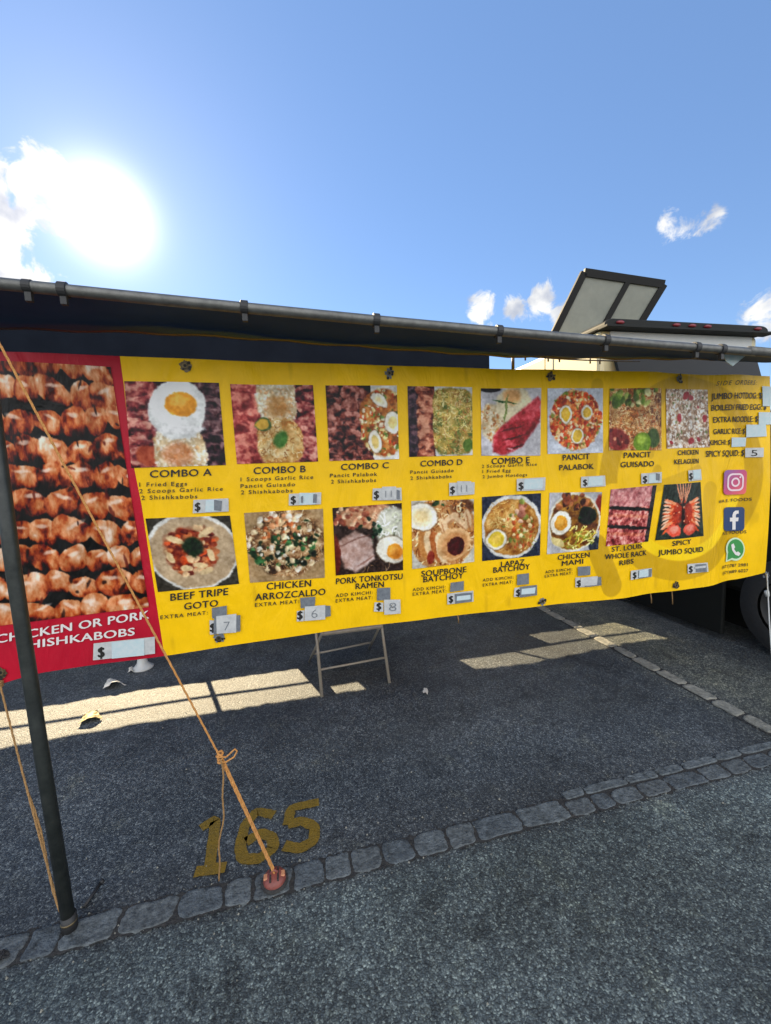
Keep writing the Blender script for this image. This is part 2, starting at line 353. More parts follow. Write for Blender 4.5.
# ------------------------------------------------------------------ text helper
def text_mesh(s, bold=.0, space=1.0):
    cu = bpy.data.curves.new('t', 'FONT'); cu.body = s; cu.size = 1; cu.offset = bold; cu.space_character = space; cu.resolution_u = 3
    o = bpy.data.objects.new('t', cu); COL.objects.link(o)
    dg = bpy.context.evaluated_depsgraph_get(); me = bpy.data.meshes.new_from_object(o.evaluated_get(dg))
    v = np.array([q.co[:2] for q in me.vertices]); f = [tuple(p.vertices) for p in me.polygons]
    bpy.data.objects.remove(o); bpy.data.curves.remove(cu); bpy.data.meshes.remove(me)
    return v, f
_cap = text_mesh('H')[0][:, 1].max()

# painted bay number
def number():
    m = mat('worn_olive_paint', (.190, .112, .004), .6, 0, (25, (.10, .064, .006), .6), (120, .5))
    t = m.node_tree; b = t.nodes['Principled BSDF']
    out = [x for x in t.nodes if x.type == 'OUTPUT_MATERIAL'][0]
    ge = t.nodes.new('ShaderNodeTexCoord'); vo = t.nodes.new('ShaderNodeTexNoise'); vo.inputs['Scale'].default_value = 90; vo.inputs['Detail'].default_value = 4; t.links.new(ge.outputs['Object'], vo.inputs['Vector'])
    mr = t.nodes.new('ShaderNodeMapRange'); t.links.new(vo.outputs['Fac'], mr.inputs[0]); mr.inputs[1].default_value = .20; mr.inputs[2].default_value = .34
    tr = t.nodes.new('ShaderNodeBsdfTransparent'); ms = t.nodes.new('ShaderNodeMixShader')
    t.links.new(mr.outputs[0], ms.inputs[0]); t.links.new(tr.outputs[0], ms.inputs[1]); t.links.new(b.outputs[0], ms.inputs[2]); t.links.new(ms.outputs[0], out.inputs[0])
    v = []; 
    digits = {   # brushed strokes as they stand on the ground, in pixels of the stencil
        '1': [[(201, 829), (216, 819), (209, 874)], [(195, 873), (226, 868)]],
        '6': [[(274, 816), (257, 812), (245, 826), (240, 848), (243, 860), (259, 860), (274, 849), (272, 838), (260, 834), (246, 843)]],
        '5': [[(319, 803), (291, 809), (288, 826)], [(288, 826), (302, 822), (315, 828), (314, 842), (300, 850), (284, 847)]]}
    mb = MB(); k = 0
    for d, strokes in digits.items():
        for st in strokes:
            P = [Vector(on_ground(*p)) for p in st]; Q = []
            for i in range(len(P)-1):
                for j in range(6):
                    Q.append(P[i].lerp(P[i+1], j/6))
            Q.append(P[-1])
            for _ in range(1): Q = [Q[0]]+[(Q[i-1]+Q[i]*2+Q[i+1])/4 for i in range(1, len(Q)-1)]+[Q[-1]]
            k += 1; l_ = []; r_ = []
            for i, q in enumerate(Q):
                t_ = (Q[min(i+1, len(Q)-1)]-Q[max(i-1, 0)]).normalized(); nn = Vector((-t_.y, t_.x, 0))
                w = .0235*(1+random.uniform(-.09, .09)); z = .0040+.0006*k
                l_.append((q.x+nn.x*w, q.y+nn.y*w, z)); r_.append((q.x-nn.x*w, q.y-nn.y*w, z))
            n = len(Q); mb.add(l_+r_, [(i, i+1, n+i+1, n+i) for i in range(n-1)])
    o = mb.build('bay_number', m)
    tag(o, 'worn olive brown number 165 painted on the asphalt behind the near stones', 'painted number')
number()

# ------------------------------------------------------------------ raster painter for the printed food pictures
class Cv:
    def __init__(s, w, h, seed, bg='#888888'):
        s.w, s.h = w, h; s.rs = np.random.RandomState(seed)
        s.y, s.x = np.mgrid[0:h, 0:w].astype(float); s.x = (s.x+.5)/w; s.y = (s.y+.5)/h
        s.a = np.zeros((h, w, 3)); s.a[:] = s.c(bg)
    @staticmethod
    def c(q): return np.array([int(q[i:i+2], 16)/255 for i in (1, 3, 5)]) if isinstance(q, str) else np.array(q)
    def noise(s, f, oct=4, asp=1.0):
        out = np.zeros((s.h, s.w)); amp = 1; tot = 0
        for o in range(oct):
            gx, gy = max(2, int(f*asp)), max(2, int(f)); g = s.rs.rand(gy+2, gx+2)
            X, Y = s.x*gx, s.y*gy; i, j = X.astype(int), Y.astype(int); u, v = X-i, Y-j; u = u*u*(3-2*u); v = v*v*(3-2*v)
            out += amp*((g[j, i]*(1-u)+g[j, i+1]*u)*(1-v)+(g[j+1, i]*(1-u)+g[j+1, i+1]*u)*v); tot += amp; amp *= .62; f *= 2
        return out/tot
    def ramp(s, t, stops):
        p = [q[0] for q in stops]; C = np.array([s.c(q[1]) for q in stops])
        return np.stack([np.interp(t, p, C[:, k]) for k in range(3)], -1)
    def put(s, mask, col):
        if isinstance(col, (str, tuple)): col = s.c(col)
        s.a = s.a*(1-mask[..., None])+col*mask[..., None]
    def ell(s, cx, cy, rx, ry, rot=0, soft=.08, wob=0, pw=2):
        a = R(rot); X, Y = s.x-cx, s.y-cy; u = (X*math.cos(a)+Y*math.sin(a))/rx; v = (-X*math.sin(a)+Y*math.cos(a))/ry
        d = (abs(u)**pw+abs(v)**pw)**(1/pw)
        if wob: d = d+(s.noise(6, 3)-.5)*wob
        return np.clip((1-d)/soft+.5, 0, 1)
    def poly(s, pts, soft=.02):
        m = np.ones((s.h, s.w)); n = len(pts)
        for i in range(n):
            (x0, y0), (x1, y1) = pts[i], pts[(i+1) % n]; L_ = math.hypot(x1-x0, y1-y0)
            d = ((x1-x0)*(s.y-y0)-(y1-y0)*(s.x-x0))/L_; m = np.minimum(m, np.clip(d/soft+.5, 0, 1))
        return m
    def strands(s, mask, cols, n, ln=.12, wd=1, curl=.6, al=.85):
        C = [s.c(q) for q in cols]
        for k in range(n):
            x, y = s.rs.rand(2); a = s.rs.rand()*6.28; da = (s.rs.rand()-.5)*curl; c = C[s.rs.randint(len(C))]*(.8+.35*s.rs.rand()); st = max(4, int(ln*s.w))
            for i in range(st):
                x += math.cos(a)/s.w; y += math.sin(a)/s.h; a += da
                px, py = int(x*s.w), int(y*s.h)
                if 0 <= px < s.w-wd and 0 <= py < s.h-wd and mask[py, px] > .5:
                    s.a[py:py+wd, px:px+wd] = s.a[py:py+wd, px:px+wd]*(1-al)+np.clip(c, 0, 1)*al
    def cells(s, mask, cols, n, sz=.03, al=.9):
        C = [s.c(q) for q in cols]
        for k in range(n):
            cx, cy = s.rs.rand(2); r = sz*(.5+s.rs.rand()); px, py = int(cx*s.w), int(cy*s.h)
            if mask[py, px] < .5: continue
            b = int(r*s.w)+2; y0, y1, x0, x1 = max(0, py-b), min(s.h, py+b), max(0, px-b), min(s.w, px+b)
            a = s.rs.rand()*3.14; e = .5+.5*s.rs.rand()
            X, Y = s.x[y0:y1, x0:x1]-cx, s.y[y0:y1, x0:x1]-cy; u = (X*math.cos(a)+Y*math.sin(a))/r; v = (-X*math.sin(a)+Y*math.cos(a))/(r*e)
            m = np.clip((1-np.hypot(u, v))/.35+.5, 0, 1)[..., None]*al
            c = C[s.rs.randint(len(C))]*(1.02-.35*np.clip(v, -1, 1)[..., None]*.6)
            s.a[y0:y1, x0:x1] = s.a[y0:y1, x0:x1]*(1-m)+np.clip(c, 0, 1)*m
    def egg(s, cx, cy, rx, ry, rot=0, yolk='#e8a43a', yr=.58, dx=0, dy=0):
        s.put(s.ell(cx, cy, rx*1.08, ry*1.08, rot, .1)*.6, '#5a4630'); s.put(s.ell(cx, cy, rx, ry, rot, .12), '#eeeadd')
        s.put(s.ell(cx+dx, cy+dy, rx*yr, ry*yr, rot, .12), yolk); s.put(s.ell(cx+dx-.01, cy+dy-.01, rx*yr*.6, ry*yr*.6, rot, .5)*.4, '#f8d080')
    def ragged(s):  # printed edge
        return s.a
MEAT = [(.15, '#1d100d'), (.35, '#4a201a'), (.48, '#84402c'), (.6, '#b8663e'), (.72, '#d9996a'), (.88, '#f0cfa8')]
RIB = [(.15, '#2a1216'), (.35, '#55212a'), (.5, '#86363c'), (.65, '#b0605a'), (.85, '#e0a898')]
def pic_kebab():
    c = Cv(220, 380, 1, '#0b0e12')
    tex = c.noise(16, 5); tex2 = c.noise(7, 3)
    RAMP = [(.05, '#160c0c'), (.2, '#47180f'), (.34, '#8c3a20'), (.48, '#bb6438'), (.62, '#d08c60'), (.76, '#e0ab84'), (.95, '#f8e2d0')]
    for r in range(10):
        y0 = .01+r*.107; xs = -.12+c.rs.uniform(0, .08); tilt = c.rs.uniform(-.02, .06)
        c.put(c.ell(.5, y0, .8, .005, tilt*50, .4), '#a8906a')
        while xs < 1.08:
            w = c.rs.uniform(.15, .27); cy = y0+tilt*(xs-.5)+c.rs.uniform(-.013, .013); ry = c.rs.uniform(.041, .058)
            m = c.ell(xs+w*.5, cy, w*.56, ry, c.rs.uniform(-12, 14), .09, .55, 2.4)
            tone = c.rs.uniform(-.07, .10); u = (c.y-cy+.012)/ry; ex = abs((c.x-xs-w*.5)/(w*.56))
            fold = .09*np.sin((c.x*34+tex2*9)+r*2)*np.clip(1.2-abs(u), 0, 1)
            t = (tex-.5)*1.15+(tex2-.5)*.5+.535+tone+fold-.24*np.clip(u, 0, 1.4)**2-.26*np.clip(ex, 0, 1)**6
            c.put(m, c.ramp(np.clip(t, 0, 1), RAMP))
            c.put(c.ell(xs+w*c.rs.uniform(.3, .7), cy-ry*.45, w*.22, ry*.16, c.rs.uniform(-15, 15), .8, .5)*.7, '#fbeadb'); xs += w*.97
    for k in range(60): c.put(c.ell(c.rs.rand(), c.rs.rand(), c.rs.uniform(.01, .03), c.rs.uniform(.005, .012), c.rs.uniform(0, 180), .6, .8)*.75, ['#1c0e0c', '#5c1a10'][k % 2])
    return c
def side_meat(c, x0, x1, ramp=RIB, f=16):
    lo, hi = max(x0, -.05), min(x1, 1.05); cols = max(1, int(round((hi-lo)/.3)))
    c.put(((c.x > lo) & (c.x < hi)).astype(float), ramp[0][1]); tex = c.noise(14, 3)
    for q in range(cols):
        cw = (hi-lo)/cols; xm = lo+cw*(q+.5); y = -.03+c.rs.uniform(0, .06)
        while y < 1.05:
            h = c.rs.uniform(.11, .19); m = c.ell(xm+c.rs.uniform(-.02, .02), y+h/2, cw*.54, h*.58, c.rs.uniform(-22, 22), .14, .35, 2.6); u = (c.y-y)/h
            t = (tex-.5)*1.3+.56+.25*(.45-u)+c.rs.uniform(-.08, .08); c.put(m, c.ramp(np.clip(t, 0, 1), ramp))
            c.put(c.ell(xm+c.rs.uniform(-.05, .05), y+h*.3, cw*.25, h*.09, c.rs.uniform(-30, 30), .8)*.55, ramp[-1][1]); y += h*.95
def rice(c, m, cols=('#e8dcc4', '#f4ecd8', '#cdb792', '#d8a878', '#fffaf0'), n=900):
    c.put(m, c.ramp(c.noise(14, 3), [(.3, '#c4ab86'), (.55, '#e2d3b4'), (.75, '#f3ead6')])); c.cells(m, cols, n, .02, .75)
def pic_a():
    c = Cv(110, 100, 2, '#2a1a1c'); side_meat(c, -1, .33); side_meat(c, .72, 2, [(.2, '#141016'), (.45, '#33202a'), (.65, '#5c3a40'), (.9, '#a08080')])
    c.put(c.ell(.2, .86, .14, .12, 0, .2), '#b4583c'); m = c.ell(.52, .82, .28, .3, 0, .08, .1, 3); rice(c, m)
    c.put(c.ell(.5, .86, .17, .14, 0, .5, .3)*.55, '#b8683c'); c.put(c.ell(.53, .33, .31, .36, 10, .05, .12), '#eef0ee'); c.put(c.ell(.54, .56, .26, .05, 0, .3), '#ffffff'); c.put(c.ell(.53, .35, .27, .3, 10, .6)*.5, '#ffffff')
    c.put(c.ell(.57, .26, .17, .155, 0, .1), '#e9a235'); c.put(c.ell(.55, .22, .09, .07, 0, .6)*.6, '#f8c870'); return c
def pic_b():
    c = Cv(110, 100, 3, '#8a4440'); side_meat(c, -1, .3, [(.2, '#6a2428'), (.5, '#a84a48'), (.75, '#e09080')]); side_meat(c, .76, 2)
    m = c.ell(.53, .2, .24, .3, 0, .08, .15, 3); rice(c, m); c.put(c.ell(.55, .28, .13, .14, 0, .6)*.6, '#c08038')
    m = c.ell(.55, .72, .28, .3, 0, .1, .2, 3); c.put(m, c.ramp(c.noise(10), [(.3, '#b48448'), (.6, '#e0c088'), (.8, '#f0e0b8')])); c.strands(m, ['#e8cc90', '#fff0cc', '#a86a34', '#c89048'], 340, .12)
    c.put(c.ell(.55, .7, .08, .12, 30, .4), '#4c7a38'); c.put(c.ell(.35, .5, .1, .09, 0, .15), '#4f6a3a'); c.put(c.ell(.34, .5, .08, .07, 0, .2), '#d8b04c'); return c
def pic_c():
    c = Cv(100, 105, 4, '#e8e6e0'); side_meat(c, -1, .62, [(.2, '#1a1216'), (.42, '#4c2a2c'), (.6, '#83453c'), (.85, '#c89084')], 12)
    m = c.ell(.78, .5, .36, .46, 0, .06, .1); c.put(m, c.ramp(c.noise(12), [(.3, '#7a4a26'), (.55, '#c0783c'), (.8, '#d8b070')])); c.cells(m, ['#c04a28', '#5a7a38', '#e8d8a0', '#a8602c', '#f0e8d0'], 420, .025); side_meat(c, -1, .45, [(.2, '#1a1216'), (.42, '#4c2a2c'), (.6, '#83453c'), (.85, '#c89084')], 12)
    c.egg(.74, .2, .13, .07, 35, '#e8e4c8'); c.egg(.92, .5, .12, .15, 0, '#e8dca0'); c.egg(.66, .76, .09, .16, -10, '#dcc680'); return c
def pic_d():
    c = Cv(100, 105, 5, '#d9d8d6'); side_meat(c, -1, .2, [(.2, '#1c1a22'), (.6, '#443440'), (.9, '#806068')]); side_meat(c, .14, .4, [(.2, '#4a201c'), (.5, '#a05844'), (.8, '#e0a488')])
    m = c.ell(.7, .5, .33, .48, 0, .06, .06, 5); c.put(m, c.ramp(c.noise(10), [(.3, '#5c6a34'), (.55, '#b89c54'), (.8, '#dcc888')])); c.strands(m, ['#e4d090', '#c8b060', '#7c8a40', '#a86a38', '#f0e4b0'], 560, .12)
    c.put(c.ell(.92, .85, .08, .09, 0, .2), '#56702c'); return c
def pic_e():
    c = Cv(100, 110, 6, '#c9c7cc'); m = c.ell(.2, .52, .22, .3, -20, .15, .15); rice(c, m, ('#c88c50', '#e0c090', '#a05c30', '#f0e0c0'), 500)
    m = c.ell(.55, .24, .3, .28, 0, .12, .2); c.put(m, '#e4d8b8'); c.put(c.ell(.52, .12, .14, .12, 0, .5)*.7, '#e8a460'); c.put(c.ell(.15, .01, .18, .05, 0, .2), '#1c1a24')
    c.put(c.ell(.4, .2, .2, .012, 8, .4), '#2f5a30'); c.put(c.ell(.42, .3, .02, .2, 10, .4), '#7a8a50')
    m = np.maximum(c.ell(.62, .62, .48, .19, -42, .06, .1), c.poly([(.2, .72), (.3, .6), (.95, .12), (1.0, .2), (.98, .5), (.7, .85), (.4, 1.0), (.2, .95)], .04))
    c.put(m, c.ramp(c.noise(9, 4), [(.3, '#7c1822'), (.5, '#b02c38'), (.7, '#d8606a')])); 
    for k in range(3): c.put(c.ell(.52+.05*k, .6+.13*k, .2, .014, -15, .5)*m, '#5c0f18')
    c.put(c.ell(.5, .9, .06, .012, 10, .6)*.8, '#f4c0c4'); return c
def pic_palabok():
    c = Cv(100, 110, 7, '#cdd2dc'); m = c.ell(.5, .48, .46, .46, 0, .06, .14); c.put(m, c.ramp(c.noise(12), [(.3, '#a8401c'), (.55, '#d87434'), (.75, '#eab078')]))
    c.cells(m, ['#d8501c', '#f0c890', '#7a8a3c', '#f4e4c8', '#b83c1c', '#e89050', '#8a3018'], 700, .026)
    c.egg(.32, .4, .115, .14, 0, '#d8b02c', .72); c.egg(.7, .37, .1, .115, 0, '#dcb434', .7); c.egg(.53, .73, .115, .12, 0, '#dcb838', .75); return c
def pic_guisado():
    c = Cv(90, 105, 8, '#8c5a34'); a = np.ones((c.h, c.w)); c.a = c.ramp(c.noise(9), [(.3, '#6a3c22'), (.5, '#b07a48'), (.75, '#dcbc88')])
    c.strands(a, ['#e8c894', '#c8945c', '#8a5430', '#f4e0b8', '#d86c34'], 700, .14); m = (c.y < .3).astype(float)*(c.noise(6) > .48); c.cells(m, ['#6f8a38', '#a0b060', '#4c6428', '#e0dca8'], 300, .05)
    c.put(c.ell(.15, .82, .22, .18, 20, .2, .2), '#8a3430'); c.cells(c.ell(.15, .82, .22, .18), ['#b84c40', '#5a1c1c', '#e8a080'], 120, .03)
    c.put(c.ell(.82, .8, .13, .16, 0, .2), '#3e5424'); c.put(c.ell(.6, .87, .17, .16, 0, .1), '#6e8c24'); c.put(c.ell(.57, .83, .09, .08, 0, .6)*.8, '#b4cc5c'); return c
def pic_kelaguen():
    c = Cv(100, 110, 9, '#c8b0a4'); a = np.ones((c.h, c.w)); c.a = c.ramp(c.noise(16), [(.3, '#7a5c4a'), (.5, '#c4a890'), (.7, '#ead8c8')])
    c.cells(a, ['#f2e8dc', '#dcc8b4', '#a88c78', '#fff8f0', '#8a6a50'], 900, .022); c.cells(a, ['#6f7a4c'], 30, .02)
    for x, y, r in ((.48, .1, .08), (.6, .14, .06), (.3, .48, .07), (.92, .5, .06), (.55, .88, .08), (.1, .9, .04), (.75, .85, .05), (.78, .3, .03)): c.put(c.ell(x, y, r, r*.7, x*300, .3, .2), '#a8303c')
    return c
def bowl(c, cx, cy, rx, ry, rim='#d8d6d0', ins='#b8a480', k=.88):
    c.put(c.ell(cx, cy, rx, ry, 0, .03), rim); c.put(c.ell(cx, cy+.01, rx*k, ry*k, 0, .04), ins)
def pic_goto():
    c = Cv(110, 100, 10, '#3c3830'); bowl(c, .5, .48, .56, .54, '#d9d8d2', '#b7a184', .93); c.put(c.ell(.5, .48, .46, .44, 0, .3)*.5, '#c4ae90')
    m = c.ell(.48, .46, .3, .33, 0, .25, .4); c.put(m, c.ramp(c.noise(9), [(.3, '#6a2418'), (.5, '#a04a2c'), (.75, '#d8a878')])); c.cells(m, ['#5c2018', '#8a3a24', '#e0c098', '#b87048', '#c8562c'], 260, .04)
    for x, y, r, a in ((.68, .22, .12, -35), (.3, .3, .1, 20), (.22, .55, .08, 60), (.55, .68, .1, 10), (.7, .55, .09, 80), (.38, .7, .07, 0), (.62, .77, .09, -20)): c.put(c.ell(x, y, r, .04, a, .3), '#dfc69c')
    c.put(c.ell(.5, .4, .13, .13, 0, .3, .5), '#182c18'); c.cells(c.ell(.5, .4, .13, .13), ['#3c6a34', '#10200f', '#56844a'], 60, .025); return c
def pic_arroz():
    c = Cv(110, 100, 11, '#a48c6c'); c.put(c.ell(.5, .5, .62, .6, 0, .1), '#a58b68'); m = c.ell(.52, .45, .5, .48, 0, .15, .3); c.put(m, c.ramp(c.noise(10), [(.3, '#3c2a1c'), (.5, '#8a6444'), (.72, '#d8bc94')]))
    c.strands(m, ['#e4cca4', '#b88c60', '#f4e4c8', '#7a5030'], 300, .1); m2 = c.ell(.48, .58, .44, .22, 0, .2, .5); c.cells(m2, ['#16301a', '#2c5c34', '#0e1a10', '#487a48', '#1c2c1c'], 260, .035)
    c.cells(c.ell(.42, .25, .26, .2), ['#b8683c', '#9a4a2c', '#e8c8a0', '#d89c70'], 240, .03); c.cells(m, ['#f4ead8', '#ead4b0'], 70, .035); c.cells(c.ell(.78, .3, .18, .2), ['#2a5030', '#143018'], 40, .03)
    c.strands(c.ell(.35, .82, .22, .15), ['#e4cca4', '#c4a078'], 120, .15); return c
def pic_tonk():
    c = Cv(110, 110, 12, '#3a2c28'); c.put(c.ell(.5, .15, .42, .18, 0, .2, .2), '#c09070'); c.cells(c.ell(.4, .15, .42, .2), ['#a8644c', '#d8a888', '#8a4c3c', '#e8c8a8'], 300, .03)
    c.put(c.ell(.85, .35, .25, .3, 0, .2), '#cfcfc0'); c.strands(c.ell(.85, .32, .24, .28), ['#f4f4ec', '#c8ccb4', '#98a088'], 160, .15, 2)
    c.cells(c.ell(.5, .38, .16, .2), ['#1c3c28', '#2c5c3c', '#10241c', '#4a7a54'], 160, .035); c.strands(c.ell(.6, .88, .45, .15), ['#1c1414', '#c0a080', '#4a3428'], 120, .16)
    c.put(c.poly([(.02, .52), (.3, .36), (.55, .5), (.58, .8), (.3, .98), (.14, .9)], .04), c.ramp(c.noise(7), [(.3, '#a8887c'), (.6, '#cdb4ac'), (.8, '#e0d0cc')])); c.put(c.ell(.3, .5, .3, .012, -18, .6)*.7, '#7c5a50'); c.put(c.ell(.45, .82, .14, .015, -30, .6)*.7, '#8a6054')
    c.put(c.ell(.02, .7, .06, .3, 0, .3), '#6a2c20'); c.egg(.84, .68, .23, .2, 30, '#e8a03c', .55, .04, .03); c.put(c.ell(.93, .76, .1, .08, 0, .6)*.5, '#c87020'); return c
def pic_soup():
    c = Cv(110, 110, 13, '#c8c4b8'); m = c.ell(.5, .5, .54, .56, 0, .05); c.put(m, '#b88858'); c.put(c.ell(.82, .12, .2, .12, 0, .3), '#6a4630')
    c.strands(m, ['#e8c898', '#f4e0b8', '#c08850', '#8a5028'], 240, .18, 2)
    for x, y, a in ((.62, .28, -30), (.78, .36, 40), (.5, .4, 70), (.9, .3, 80)): c.put(c.ell(x, y, .14, .06, a, .3), '#e6c6a0'); c.put(c.ell(x, y+.05, .12, .015, a, .5)*.6, '#9a6038')
    for k in range(5): c.put(c.ell(.2+k*.09, .66+.02*k, .1, .24, -12, .15), ['#c08850', '#ecd0a8', '#b06838', '#f0d8b4', '#c48c58'][k])
    c.put(c.ell(.66, .68, .28, .25, -20, .1), '#e2b888'); c.put(c.ell(.68, .7, .22, .2, -20, .2), '#cf9a68'); c.put(c.ell(.7, .72, .14, .15, 20, .12), '#4a1418'); c.put(c.ell(.28, .86, .06, .1, 0, .3), '#8a3424')
    c.egg(.16, .24, .24, .2, 10, '#f0e4c4', .7); c.cells(c.ell(.42, .08, .13, .1), ['#1c4c28', '#2f6c38', '#123018'], 60, .05); return c
def pic_lapaz():
    c = Cv(100, 110, 14, '#2f3648'); bowl(c, .5, .5, .52, .5, '#dcdcd8', '#a8783c', .89); m = c.ell(.5, .5, .45, .43, 0, .1); c.put(m, c.ramp(c.noise(9), [(.3, '#8a5424'), (.55, '#c08c48'), (.8, '#e0bc80')]))
    c.strands(c.ell(.32, .3, .26, .24), ['#f0d898', '#d8b870', '#b88c48'], 160, .3, 1, .3); c.cells(c.ell(.6, .6, .34, .3), ['#c8643c', '#e8c890', '#7a8a44', '#a84c24', '#f0dcb0', '#98602c'], 260, .03)
    c.cells(c.ell(.68, .28, .2, .16), ['#c89080', '#a06858', '#e0bca8', '#8a9a50'], 90, .045); c.strands(c.ell(.75, .8, .2, .14), ['#e8d090', '#98a050'], 60, .2); c.egg(.24, .68, .175, .155, 0, '#e4c848', .75); return c
def pic_mami():
    c = Cv(100, 110, 15, '#b8b8bc'); c.put(c.ell(.98, .35, .12, .3, 0, .2), '#8a2c24'); c.put(c.ell(.92, .9, .12, .15, 0, .2), '#2c3440'); bowl(c, .5, .5, .5, .5, '#dad6c8', '#8a6428', .92)
    m = c.ell(.5, .5, .45, .45); c.put(m, c.ramp(c.noise(7), [(.3, '#5c3418'), (.55, '#a0702c'), (.8, '#c89a50')])); c.cells(c.ell(.45, .18, .28, .17), ['#5c2c1c', '#8a4a30', '#3c1c14', '#b87850'], 110, .05)
    c.cells(c.ell(.8, .2, .14, .14), ['#d8b090', '#e8d0b8', '#b08060'], 40, .06); c.put(c.ell(.74, .4, .17, .15, 0, .2, .3), '#0f1f14'); c.cells(c.ell(.74, .4, .15, .13), ['#1c3c24', '#2c5434'], 40, .04)
    c.strands(c.ell(.6, .76, .35, .2), ['#e8d478', '#c8b448', '#f0e4a0', '#8a9a3c'], 130, .2, 2, .15); c.put(c.ell(.2, .82, .15, .06, 30, .2), '#d8c890'); c.egg(.24, .5, .2, .19, 0, '#dc9c34', .62); return c
def pic_ribs():
    c = Cv(90, 105, 16, '#b87468'); c.a = c.ramp(np.clip(c.noise(16, 4)*1.3-.15, 0, 1), [(.2, '#5c1c20'), (.4, '#a84c4c'), (.6, '#d88c84'), (.85, '#f4c8bc')])
    m = (c.y < .35).astype(float)*.55; c.put(m, c.ramp(c.noise(9), [(.3, '#b87c80'), (.7, '#e0b8b8')])); c.put(((c.x > .9)).astype(float)*.9, '#2a2c30')
    for k, y in enumerate((.35, .68)): c.put(c.ell(.45, y+.02, .6, .032, 7, .4, .5), '#141214')
    for k, y in enumerate((.4, .72)): c.put(c.ell(.45, y+.1, .5, .03, 6, .8)*.35, '#f0a070')
    return c
def pic_squid():
    c = Cv(90, 110, 17, '#26322c'); 
    for k in range(16): c.put(c.ell(k/15, .5, .008, .6, 3, .6)*.5, '#44544c')
    for k in range(6): c.put(c.ell(.5+.05*(k-2.5), .18-.01*abs(k-2.5), .018, .2, (k-2.5)*9, .3), '#d89878')
    for s_ in (-1, 1):
        for k in range(8): 
            c.put(c.ell(.5+s_*.24, .34+k*.06, .2, .03, s_*(-20+k*9), .25), '#d85c30' if k % 2 else '#f0946c'); c.put(c.ell(.5+s_*.36, .33+k*.06, .08, .018, s_*(-20+k*9), .4), '#f6c4a8')
        c.put(c.ell(.5+s_*.12, .55, .12, .2, 0, .3)*.8, '#a83420'); c.put(c.ell(.5+s_*.17, .84, .15, .11, s_*-15, .12), '#d8604c'); c.put(c.ell(.5+s_*.17, .82, .09, .06, 0, .5)*.7, '#f0a898')
    c.put(c.ell(.5, .5, .035, .3, 0, .3), '#2a1414'); c.cells(c.ell(.5, .55, .36, .3), ['#f4b090', '#b83c20', '#7c2414'], 120, .018); return c

# ------------------------------------------------------------------ the banner
YB = 1.90
def wave(x, z):
    return (.010*math.sin(2.3*x+.6)+.006*math.sin(5.1*x+1.2*z)+.0035*math.sin(11*x-2.0*z)
            + max(0, x-1.2)*.010*math.sin(9*x+3*z+.5)+max(0, x-1.2)*.004*math.sin(21*x-2*z)+.006*math.sin(3*z+x))
def bxz(px, py):
    p = at_y(px, py, YB); return np.array([p[0], p[2]])
def bp(x, z, lift): return (x, YB+wave(x, z)-lift, z)
broot = empty('menu_banner', (.6, YB, .75), 'long red and yellow vinyl menu banner printed with food pictures, hung under the awning', 'banner')
vm_photo = vmat('printed_food', .4); vm_sheet = vmat('printed_vinyl', .42)
topP = [(-12, 352.5), (122, 357), (385, 365), (600, 371), (771, 376)]
botP = [(-12, 694), (0, 685), (7, 682), (31, 675), (44, 672.5), (100, 664), (165, 655), (300, 636.5), (440, 617.5), (620, 597), (700, 586), (740, 580), (766, 573)]
def interp(P, px):
    xs = [p[0] for p in P]; return float(np.interp(px, xs, [p[1] for p in P]))
topW = np.array([bxz(*p) for p in topP]); botW = np.array([bxz(*p) for p in botP])
def edge_line(pts):   # list of px -> world (x,z)
    return np.array([bxz(*p) for p in pts])
def sheet(name, left, right, nx, nz, lift, colfn, thick=False):
    """left/right: px polylines top to bottom"""
    Lw, Rw = edge_line(left), edge_line(right)
    def along(P, t):
        d = np.concatenate([[0], np.cumsum(np.hypot(*np.diff(P, axis=0).T))]); d /= d[-1]
        return np.array([np.interp(t, d, P[:, 0]), np.interp(t, d, P[:, 1])])
    T = np.linspace(0, 1, nz); Lp = np.array([along(Lw, t) for t in T]); Rp = np.array([along(Rw, t) for t in T])
    top0 = topW; vs = []; cols = []
    for j, t in enumerate(T):
        for i in range(nx):
            s = i/(nx-1); x = Lp[j, 0]*(1-s)+Rp[j, 0]*s
            zt = np.interp(x, topW[:, 0], topW[:, 1]); zb = np.interp(x, botW[:, 0], botW[:, 1])
            z = zt*(1-t)+zb*t; vs.append(bp(x, z, lift))
    fs = [(j*nx+i, (j+1)*nx+i, (j+1)*nx+i+1, j*nx+i+1) for j in range(nz-1) for i in range(nx-1)]
    me = bpy.data.meshes.new(name); me.from_pydata(vs, [], fs); me.update()
    A = np.array(vs); C = colfn(A[:, 0], A[:, 2]); C = np.where(C <= .04045, C/12.92, ((C+.055)/1.055)**2.4)
    at = me.color_attributes.new('print', 'FLOAT_COLOR', 'POINT'); at.data.foreach_set('color', np.concatenate([C, np.ones((len(C), 1))], 1).ravel())
    return link(name, me, vm_sheet, broot, True)
divider = [(121, 357), (125, 385), (132, 450), (138, 480), (143, 505), (154, 580), (165, 655)]
rs = np.random.RandomState(5); G = rs.rand(60, 60)
def vn(x, y):
    i, j = np.floor(x).astype(int), np.floor(y).astype(int); u, v = x-i, y-j; u = u*u*(3-2*u); v = v*v*(3-2*v); g = lambda a, b: G[a % 60, b % 60]
    return (g(i, j)*(1-u)+g(i+1, j)*u)*(1-v)+(g(i, j+1)*(1-u)+g(i+1, j+1)*u)*v
def colred(x, z):
    n = vn(x*4+9, z*4)*.6+vn(x*14, z*14)*.4; base = np.array([.72, .06, .17]); return base[None]*(.9+.12*n[:, None])
YEL, OLV = np.array([.965, .765, .01]), np.array([.77, .60, .03])
